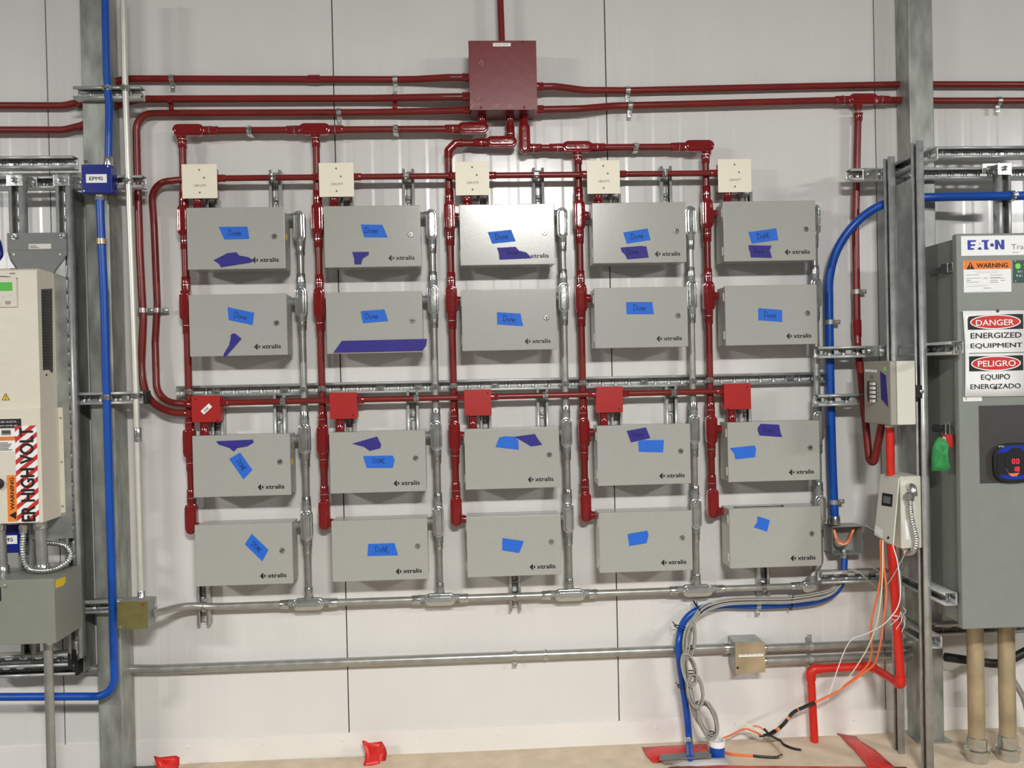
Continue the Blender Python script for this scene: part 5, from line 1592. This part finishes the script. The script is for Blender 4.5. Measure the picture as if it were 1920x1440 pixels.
fw('orange and cream wire looping forward on the floor', [(1430, 1380, .012), (1445, 1392, .011), (1462, 1408, .011), (1466, 1417, .011), (1455, 1420, .011)], 'brass', 0.003)
fw('black taped wire at the front of the loop', [(1466, 1416, .011), (1455, 1420, .010), (1430, 1419, .010), (1412, 1417, .010)], 'black', 0.005)
fw('pair of orange wires running from the sleeve to the black tape', [(1358, 1410, .012), (1375, 1414, .012), (1412, 1417, .010)], 'orangew', 0.0045)

# grey transformer panel at the right edge
DP = 0.48
PXL = P(1799, 800, DP).x
pz1, pz0 = P(1800, 438, DP).z, P(1806, 1181, DP).z
pxr_ = P(2080, 800, DP).x
t = thing('electrical_enclosure', 'large grey steel control panel with signs at the right edge', 'control panel', Vector((PXL+0.2, -0.3, pz0)))
MB().box((PXL+0.012, -DP+0.03, pz0+0.01), (pxr_, -0.185, pz1-0.012), 0.003).build('body', 'panel', t)
dr = MB().box((PXL, -DP, pz0), (pxr_, -DP+0.028, pz1), 0.006, 3).build('door', 'panel', t)
def pr(x0, y0, x1, y1, off0, off1, m, nm, par, bev=0.0):
    return fr(x0, y0, x1, y1, DP+off0, DP+off1, m, nm, par, bev)
# header plate
hp = pr(1802.5, 439, 2060, 480, 0, 0.0016, 'white', 'header_plate', dr, 0.0008)
lx0, lx1, ly0, ly1 = 1814.3, 1883, 449.5, 468.5
la, lb = P(lx0, ly1, DP+0.0019), P(lx1, ly0, DP+0.0019)
lw, lh = lb.x-la.x, lb.z-la.z
def L(u, v):
    return Vector((la.x+lw*u, -DP-0.0019, la.z+lh*v))
mb = MB()
e_ = N*0.0002
mb.prism([L(0, 0), L(0.165, 0), L(0.185, 0.18), L(0.085, 0.18), L(0.085, 0.40), L(0.2, 0.40), L(0.215, 0.58), L(0.085, 0.58), L(0.085, 0.82), L(0.225, 0.82), L(0.235, 1), L(0, 1)], e_)
mb.prism([L(0.27, 0), L(0.385, 0), L(0.365, 0.25), L(0.30, 0.25)], e_)
mb.prism([L(0.315, 0.52), L(0.345, 0.52), L(0.33, 0.75)], e_)
mb.prism([L(0.385, 1), L(0.60, 1), L(0.545, 0.8), L(0.535, 0.5), L(0.55, 0.2), L(0.58, 0), L(0.45, 0), L(0.45, 0.8), L(0.385, 0.8)], e_)
mb.prism([L(0.665+0.052*math.cos(2*math.pi*k/16), 0.47+0.19*math.sin(2*math.pi*k/16)) for k in range(16)], e_)
mb.prism([L(0.745, 0), L(0.83, 0), L(0.83, 0.58), L(0.91, 0), L(1, 0), L(1, 1), L(0.915, 1), L(0.915, 0.42), L(0.835, 1), L(0.745, 1)], e_)
mb.build('logo', 'logo', hp)
ftext('Transfer', 1896.5, 457, 1953, 467.5, DP+0.0019, 'grey', hp)
fr(1898, 472.8, 1910, 473.8, DP+0.0016, DP+0.0018, 'grey', 'fine_print', hp)
# orange and white warning label
wg = pr(1807.5, 487.5, 1895.5, 548.5, 0, 0.0008, 'white', 'warning_label', dr)
pr(1807.5, 487.5, 1895.5, 505.5, 0.0008, 0.0012, 'orange', 'orange_band', wg)
ftext('WARNING', 1831, 492.5, 1890, 502.5, DP+0.0015, 'ink', wg, bold=0.03)
tr = MB().prism([P(x, y, DP+0.0014) for x, y in ((1819.5, 491), (1827, 505), (1812, 505))], N*0.0002).build('hazard_triangle', 'ink', wg)
pr(1818.9, 494.5, 1820.3, 500, 0.0016, 0.0018, 'orange', 'exclamation_bar', tr)
pr(1818.9, 501.5, 1820.3, 503, 0.0016, 0.0018, 'orange', 'exclamation_dot', tr)
mb = MB()
for y, segs in ((508, [(1824, 1878)]), (511, [(1829, 1872)]), (515.5, [(1812, 1836), (1856, 1880)]), (520, [(1856, 1876)]), (521.5, [(1812, 1840), (1844, 1852), (1856, 1884)]), (525.5, [(1812, 1820), (1857, 1871), (1876, 1884)]), (529, [(1812, 1836), (1856, 1872)]), (533, [(1812, 1874)]), (536.5, [(1812, 1852)]), (540, [(1844, 1858)]), (544, [(1820, 1886)]), (546, [(1824, 1880)])):
    for a_, b_ in segs:
        a, b = P(a_, y+0.7, DP+0.0009), P(b_, y-0.5, DP+0.0009)
        mb.box((a.x, -DP-0.0010, a.z), (b.x, -DP-0.0008, b.z))
mb.build('fine_print', 'grey', wg)
# dark green plate
gp = pr(1900.5, 486.5, 2000, 530, 0, 0.0015, 'dkgreen', 'green_plate', dr)
q = P(1908.5, 499, DP+0.0016)
MB().rings([(q, S(5.5, DP)), (q+N*0.0004, S(5.5, DP))], 18).build('round_sticker', 'dot', gp)
ftext('S1: NORMAL', 1908, 506.5, 1958, 511, DP+0.0018, 'white', gp)
ftext('S2: FIXED', 1905, 514.5, 1950, 518.5, DP+0.0018, 'white', gp)
ftext('T1', 1919, 496, 1927, 501, DP+0.0018, 'white', gp)
for x, y in ((1903.5, 489.5), (1904, 527)):
    q = P(x, y, DP+0.0015)
    MB().rings([(q, 0.0028), (q+N*0.001, 0.002)], 8).build('screw', 'zinc', gp)
# curled danger sign, held by two magnets; it belongs to the door only by its magnets, so it is a thing
t2 = thing('danger_sign', 'white bilingual danger sign with red ovals on the grey panel', 'sign', P(1865, 744, DP+0.003))
rowsy = [583, 600, 640, 680, 720, 744]
lefts = [1805, 1806.5, 1809, 1810, 1810, 1809]
offs = [0.006, 0.004, 0.004, 0.004, 0.004, 0.005]
vs, fs = [], []
for y, lx_, of in zip(rowsy, lefts, offs):
    for k, (fx_, ex2) in enumerate(((0, 0.003), (0.08, 0.0005), (0.5, 0.0), (1, 0.0))):
        vs.append(P(lx_+(1934-lx_)*fx_, y-(y-650)*0.0+ (1920-lx_)*fx_*-0.012, DP+of+ex2))
for i in range(5):
    for k in range(3):
        fs.append((i*4+k, i*4+k+1, (i+1)*4+k+1, (i+1)*4+k))
MB().add(vs, fs).build('sheet', 'white', t2, solid=0.0005, ang=60)
SD = DP+0.0052
def sg(x0, y0, x1, y1, m, nm, par=None, off=0.0):
    return fr(x0, y0, x1, y1, SD+off, SD+off+0.0003, m, nm, par or t2)
for nm, (x0, y0, x1, y1), tx, tr_ in (('upper', (1814.5, 588.5, 1918.5, 618.5), 'DANGER', (1830, 598.5, 1901, 611)), ('lower', (1816.5, 666, 1918.5, 696.5), 'PELIGRO', (1833.5, 675, 1904.5, 688))):
    bx = sg(x0, y0, x1, y1, 'ink', 'black_field')
    c_ = P((x0+x1)/2, (y0+y1)/2, SD+0.0005)
    rx, rz = S((x1-x0)/2-1.5, SD), S((y1-y0)/2-0.8, SD)
    for f_, m_, o_ in ((1.0, 'white', 0.0005), (0.95, 'signred', 0.0008)):
        ff = 1.0 if f_ == 1.0 else None
        a_, b_ = (rx, rz) if ff else (rx-0.004, rz-0.0035)
        MB().prism([Vector((c_.x+a_*math.cos(2*math.pi*k/40), -SD-o_, c_.z+b_*math.sin(2*math.pi*k/40))) for k in range(40)], N*0.0002).build('white_oval' if ff else 'red_oval', m_, bx)
    ftext(tx, *tr_, SD+0.0013, 'white', bx, bold=0.012)
for s_, x0, y0, x1, y1 in (('ENERGIZED', 1820, 622.5, 1915.5, 635), ('EQUIPMENT', 1820, 642, 1917, 654.5), ('EQUIPO', 1839.5, 701, 1894, 714), ('ENERGIZADO', 1819.5, 718.5, 1914, 730)):
    ftext(s_, x0, y0, x1, y1, SD+0.0003, 'ink', t2, bold=0.012)
sg(1814, 661.2, 1920, 661.9, 'grey', 'rule')
for x, y in ((1870, 583), (1866.5, 727)):
    q = P(x, y, SD)
    MB().rings([(q, 0.0055), (q+N*0.003, 0.005), (q+N*0.0045, 0.0025)], 12).build('fastener', 'dark', t2)
st = pr(1806, 743.5, 1841, 752.8, 0, 0.0008, 'white', 'inspection_sticker', dr)
pr(1815, 746, 1837, 746.8, 0.0008, 0.001, 'grey', 'fine_print', st)
pr(1816, 749.3, 1835, 750, 0.0008, 0.001, 'grey', 'fine_print', st)
mb = MB()
mb.tube([P(1809.5, 745.3, DP+0.0012), P(1813, 746.3, DP+0.0012), P(1811.5, 748, DP+0.0012), P(1808.8, 748.3, DP+0.0012)], 0.0006, 5)
mb.tube([P(1811.5, 748, DP+0.0012), P(1813, 750.5, DP+0.0012)], 0.0006, 5)
mb.build('mark', 'ink', st)
# dark window with the round meter
wn = pr(1838.5, 755.5, 2060, 906.5, 0, 0.003, 'dark', 'window_frame', dr, 0.006)
pr(1850, 761, 2050, 901, 0.003, 0.0034, 'dark', 'window_pane', wn)
mt = thing('power_meter', 'black and blue round power meter with red digits on the panel', 'meter', P(1905, 902, DP+0.02))
def meter_loop(sx_, sz_, cx, cz, off, n=40, pw=2.8):
    c_ = P(cx, cz, DP+off)
    out = []
    for k in range(n):
        th = 2*math.pi*k/n
        ct, st_ = math.cos(th), math.sin(th)
        q = (abs(ct)**pw+abs(st_)**pw)**(-1/pw)
        out.append(Vector((c_.x+S(sx_, DP)*ct*q, -DP-off, c_.z+S(sz_, DP)*st_*q)))
    return out
MB().loft([meter_loop(45, 38, 1905, 867, o, pw=3.2) if s else meter_loop(42, 35.5, 1905, 867, o, pw=3.2) for o, s in ((0.0032, 1), (0.018, 1), (0.022, 0))]).build('bezel', 'black', mt)
MB().prism(meter_loop(38.5, 32.5, 1906, 867, 0.0222, pw=3.4), N*0.0006).build('face', 'meterblue', mt)
MB().prism(meter_loop(38.3, 22, 1906, 869, 0.0230, pw=9), N*0.0005).build('black_band', 'ink', mt)
MB().prism(meter_loop(22.5, 27.5, 1905, 866, 0.0238, pw=2), N*0.0006).build('dial', 'ink', mt)
mb = MB()
for th in range(9):
    a0 = math.radians(205+th*8)
    a1 = math.radians(213+th*8)
    c_ = P(1905, 866, DP+0.0245)
    mb.tube([Vector((c_.x+S(22.5, DP)*math.cos(a), -DP-0.0245, c_.z+S(27.5, DP)*math.sin(a))) for a in (a0, a1)], 0.0008, 5)
mb.build('dial_rim', 'lid', mt)
SEG = {'0': 'abcdef', '1': 'bc', '8': 'abcdefg'}
mb = MB()
for ch, cx, cy in (('0', 1900.5, 865), ('0', 1908.3, 865), ('1', 1901.5, 879.5), ('8', 1908.6, 879.5)):
    w2, h2 = 2.4, 4.2
    pt = dict(a=((-w2, -h2), (w2, -h2)), b=((w2, -h2), (w2, 0)), c=((w2, 0), (w2, h2)), d=((-w2, h2), (w2, h2)), e=((-w2, 0), (-w2, h2)), f=((-w2, -h2), (-w2, 0)), g=((-w2, 0), (w2, 0)))
    for s_ in SEG[ch]:
        (a0, b0), (a1, b1) = pt[s_]
        mb.tube([P(cx+a0*0.85, cy+b0*0.9, DP+0.0252), P(cx+a1*0.85, cy+b1*0.9, DP+0.0252)], 0.0011, 5)
mb.build('digits', 'led', mt)
lb_ = MB().prism([P(x, y, DP+0.0246) for x, y in ((1890, 888), (1912, 886.5), (1906, 892.5), (1897, 893.5))], N*0.0003).build('dial_sticker', 'orangew', mt)
ftext('EATON', 1872.5, 835.5, 1882.5, 838.5, DP+0.0230, 'white', mt)
# latches on the flank
for x, y, nm in ((1775, 504, 'upper'), (1779, 804, 'middle'), (1783, 1111, 'lower')):
    g_ = thing('toggle_latch', '%s zinc toggle latch on the flank of the grey panel' % nm, 'latch', PX(x, y, PXL+0.012), 'panel latches')
    c_ = PX(x, y, PXL+0.012)
    yl = Vector((0, 1, 0))
    MB().obox(c_+yl*0.045-X*0.002, yl*0.045, Z*0.011, X*0.002, 0.001).build('base', 'zinc', g_)
    MB().obox(c_-yl*0.012-X*0.008, yl*0.02, Z*0.016, X*0.008, 0.002).build('lever', 'zinc', g_)
    MB().tube([c_-yl*0.02+Z*0.014-X*0.012, c_-yl*0.055+Z*0.014-X*0.010, c_-yl*0.055-Z*0.014-X*0.010, c_-yl*0.02-Z*0.014-X*0.012], 0.003, 8).build('bail', 'zinc', g_)
# padlock with green tape on the middle latch
c_ = PX(1777, 805, PXL-0.012)
g_ = thing('padlock', 'red padlock hanging from the middle panel latch', 'padlock', c_-Z*0.06)
sh = [c_+Vector((0, 0.012*math.cos(t_), 0.012+0.014*math.sin(t_))) for t_ in [math.pi*k/10 for k in range(11)]]
MB().tube([sh[0]-Z*0.03]+sh+[sh[-1]-Z*0.03], 0.0026, 8).build('shackle', 'zinc', g_)
bq = P(1779, 832, DP-0.06)
bq = Vector((c_.x-0.004, c_.y-0.004, c_.z-0.038))
bd = MB().obox(bq, X*0.010, Vector((0, 0.017, 0)), Z*0.022, 0.004, 3).build('lock_body', 'signred', g_)
MB().obox(bq-X*0.0104, X*0.0003, Vector((0, 0.010, 0)), Z*0.014).build('sticker', 'white', bd)
gt = [(1761, 819), (1771, 823), (1779, 834), (1777, 852), (1780, 870), (1782, 876), (1775, 883), (1747, 883), (1746, 862), (1749, 838), (1754, 826)]
gd = [0.42, 0.425, 0.43, 0.43, 0.435, 0.435, 0.43, 0.41, 0.405, 0.41, 0.415]
pts = [P(x, y, d+0.03) for (x, y), d in zip(gt, gd)]
cg = sum(pts, Vector())/len(pts)
n_ = len(pts)
mid = [cg.lerp(p, 0.55)+N*(0.008 if k % 2 else -0.003) for k, p in enumerate(pts)]
tag(MB().add(pts+mid+[cg+N*0.004], [(i, (i+1) % n_, n_+(i+1) % n_, n_+i) for i in range(n_)]+[(n_+i, n_+(i+1) % n_, 2*n_) for i in range(n_)]).build('green_tape', 'green', solid=0.0008, ang=20), 'green tape flag hanging from the padlock on the panel', 'tape')
# rigid pipes under the panel
for x0, x1_, y1_, nm in ((1829, 1831, 1418, 'left'), (1887, 1889.5, 1415, 'right')):
    q1 = PF(x1_, y1_, 0.02)
    q1.y = max(q1.y, -0.30)
    dq = -q1.y
    a = P(x0, 1186, dq)
    g_ = thing('rigid_conduit', '%s thick steel conduit standing under the grey panel' % nm, 'conduit', Vector((a.x, -dq, 0)), 'thick conduits under the panel')
    xx = P((x0+x1_)/2, 1300, dq).x
    MB().cyl(Vector((xx, -dq, 0.02)), Vector((xx, -dq, pz0+0.009)), 0.0278, n=24).build('tube', 'brass', g_)
    MB().rings([(Vector((xx, -dq, pz0-0.022)), 0.024), (Vector((xx, -dq, pz0-0.018)), 0.031), (Vector((xx, -dq, pz0+0.009)), 0.031)], 20).build('hub', 'galv', g_)
    fz = 0.035
    MB().rings([(Vector((xx, -dq, 0.0)), 0.036), (Vector((xx, -dq, fz)), 0.036), (Vector((xx, -dq, fz+0.002)), 0.041), (Vector((xx, -dq, fz+0.012)), 0.041), (Vector((xx, -dq, fz+0.016)), 0.033), (Vector((xx, -dq, fz+0.055)), 0.033), (Vector((xx, -dq, fz+0.057)), 0.029)], 24).build('floor_coupling', 'zinc', g_)
tag(MB().tube(spline([P(1772, 1232, 0.12), P(1830, 1240, 0.13), P(1872, 1244, 0.14), P(1900, 1234, 0.15), P(1960, 1200, 0.17)]), 0.016, 12).build('hose', 'black'), 'black hose slung behind the thick conduits', 'hose')
tag(MB().tube(spline([P(1898, 1272, 0.15), P(1911, 1294, 0.15), P(1922, 1318, 0.15), P(1935, 1380, 0.15)]), 0.0105, 12).build('conduit', 'emt'), 'thin steel conduit bending away at the lower right edge', 'conduit')
hstrut('horizontal strut behind the thick conduits', 1748, 1960, 1178, 0.104, GR, at=1850)
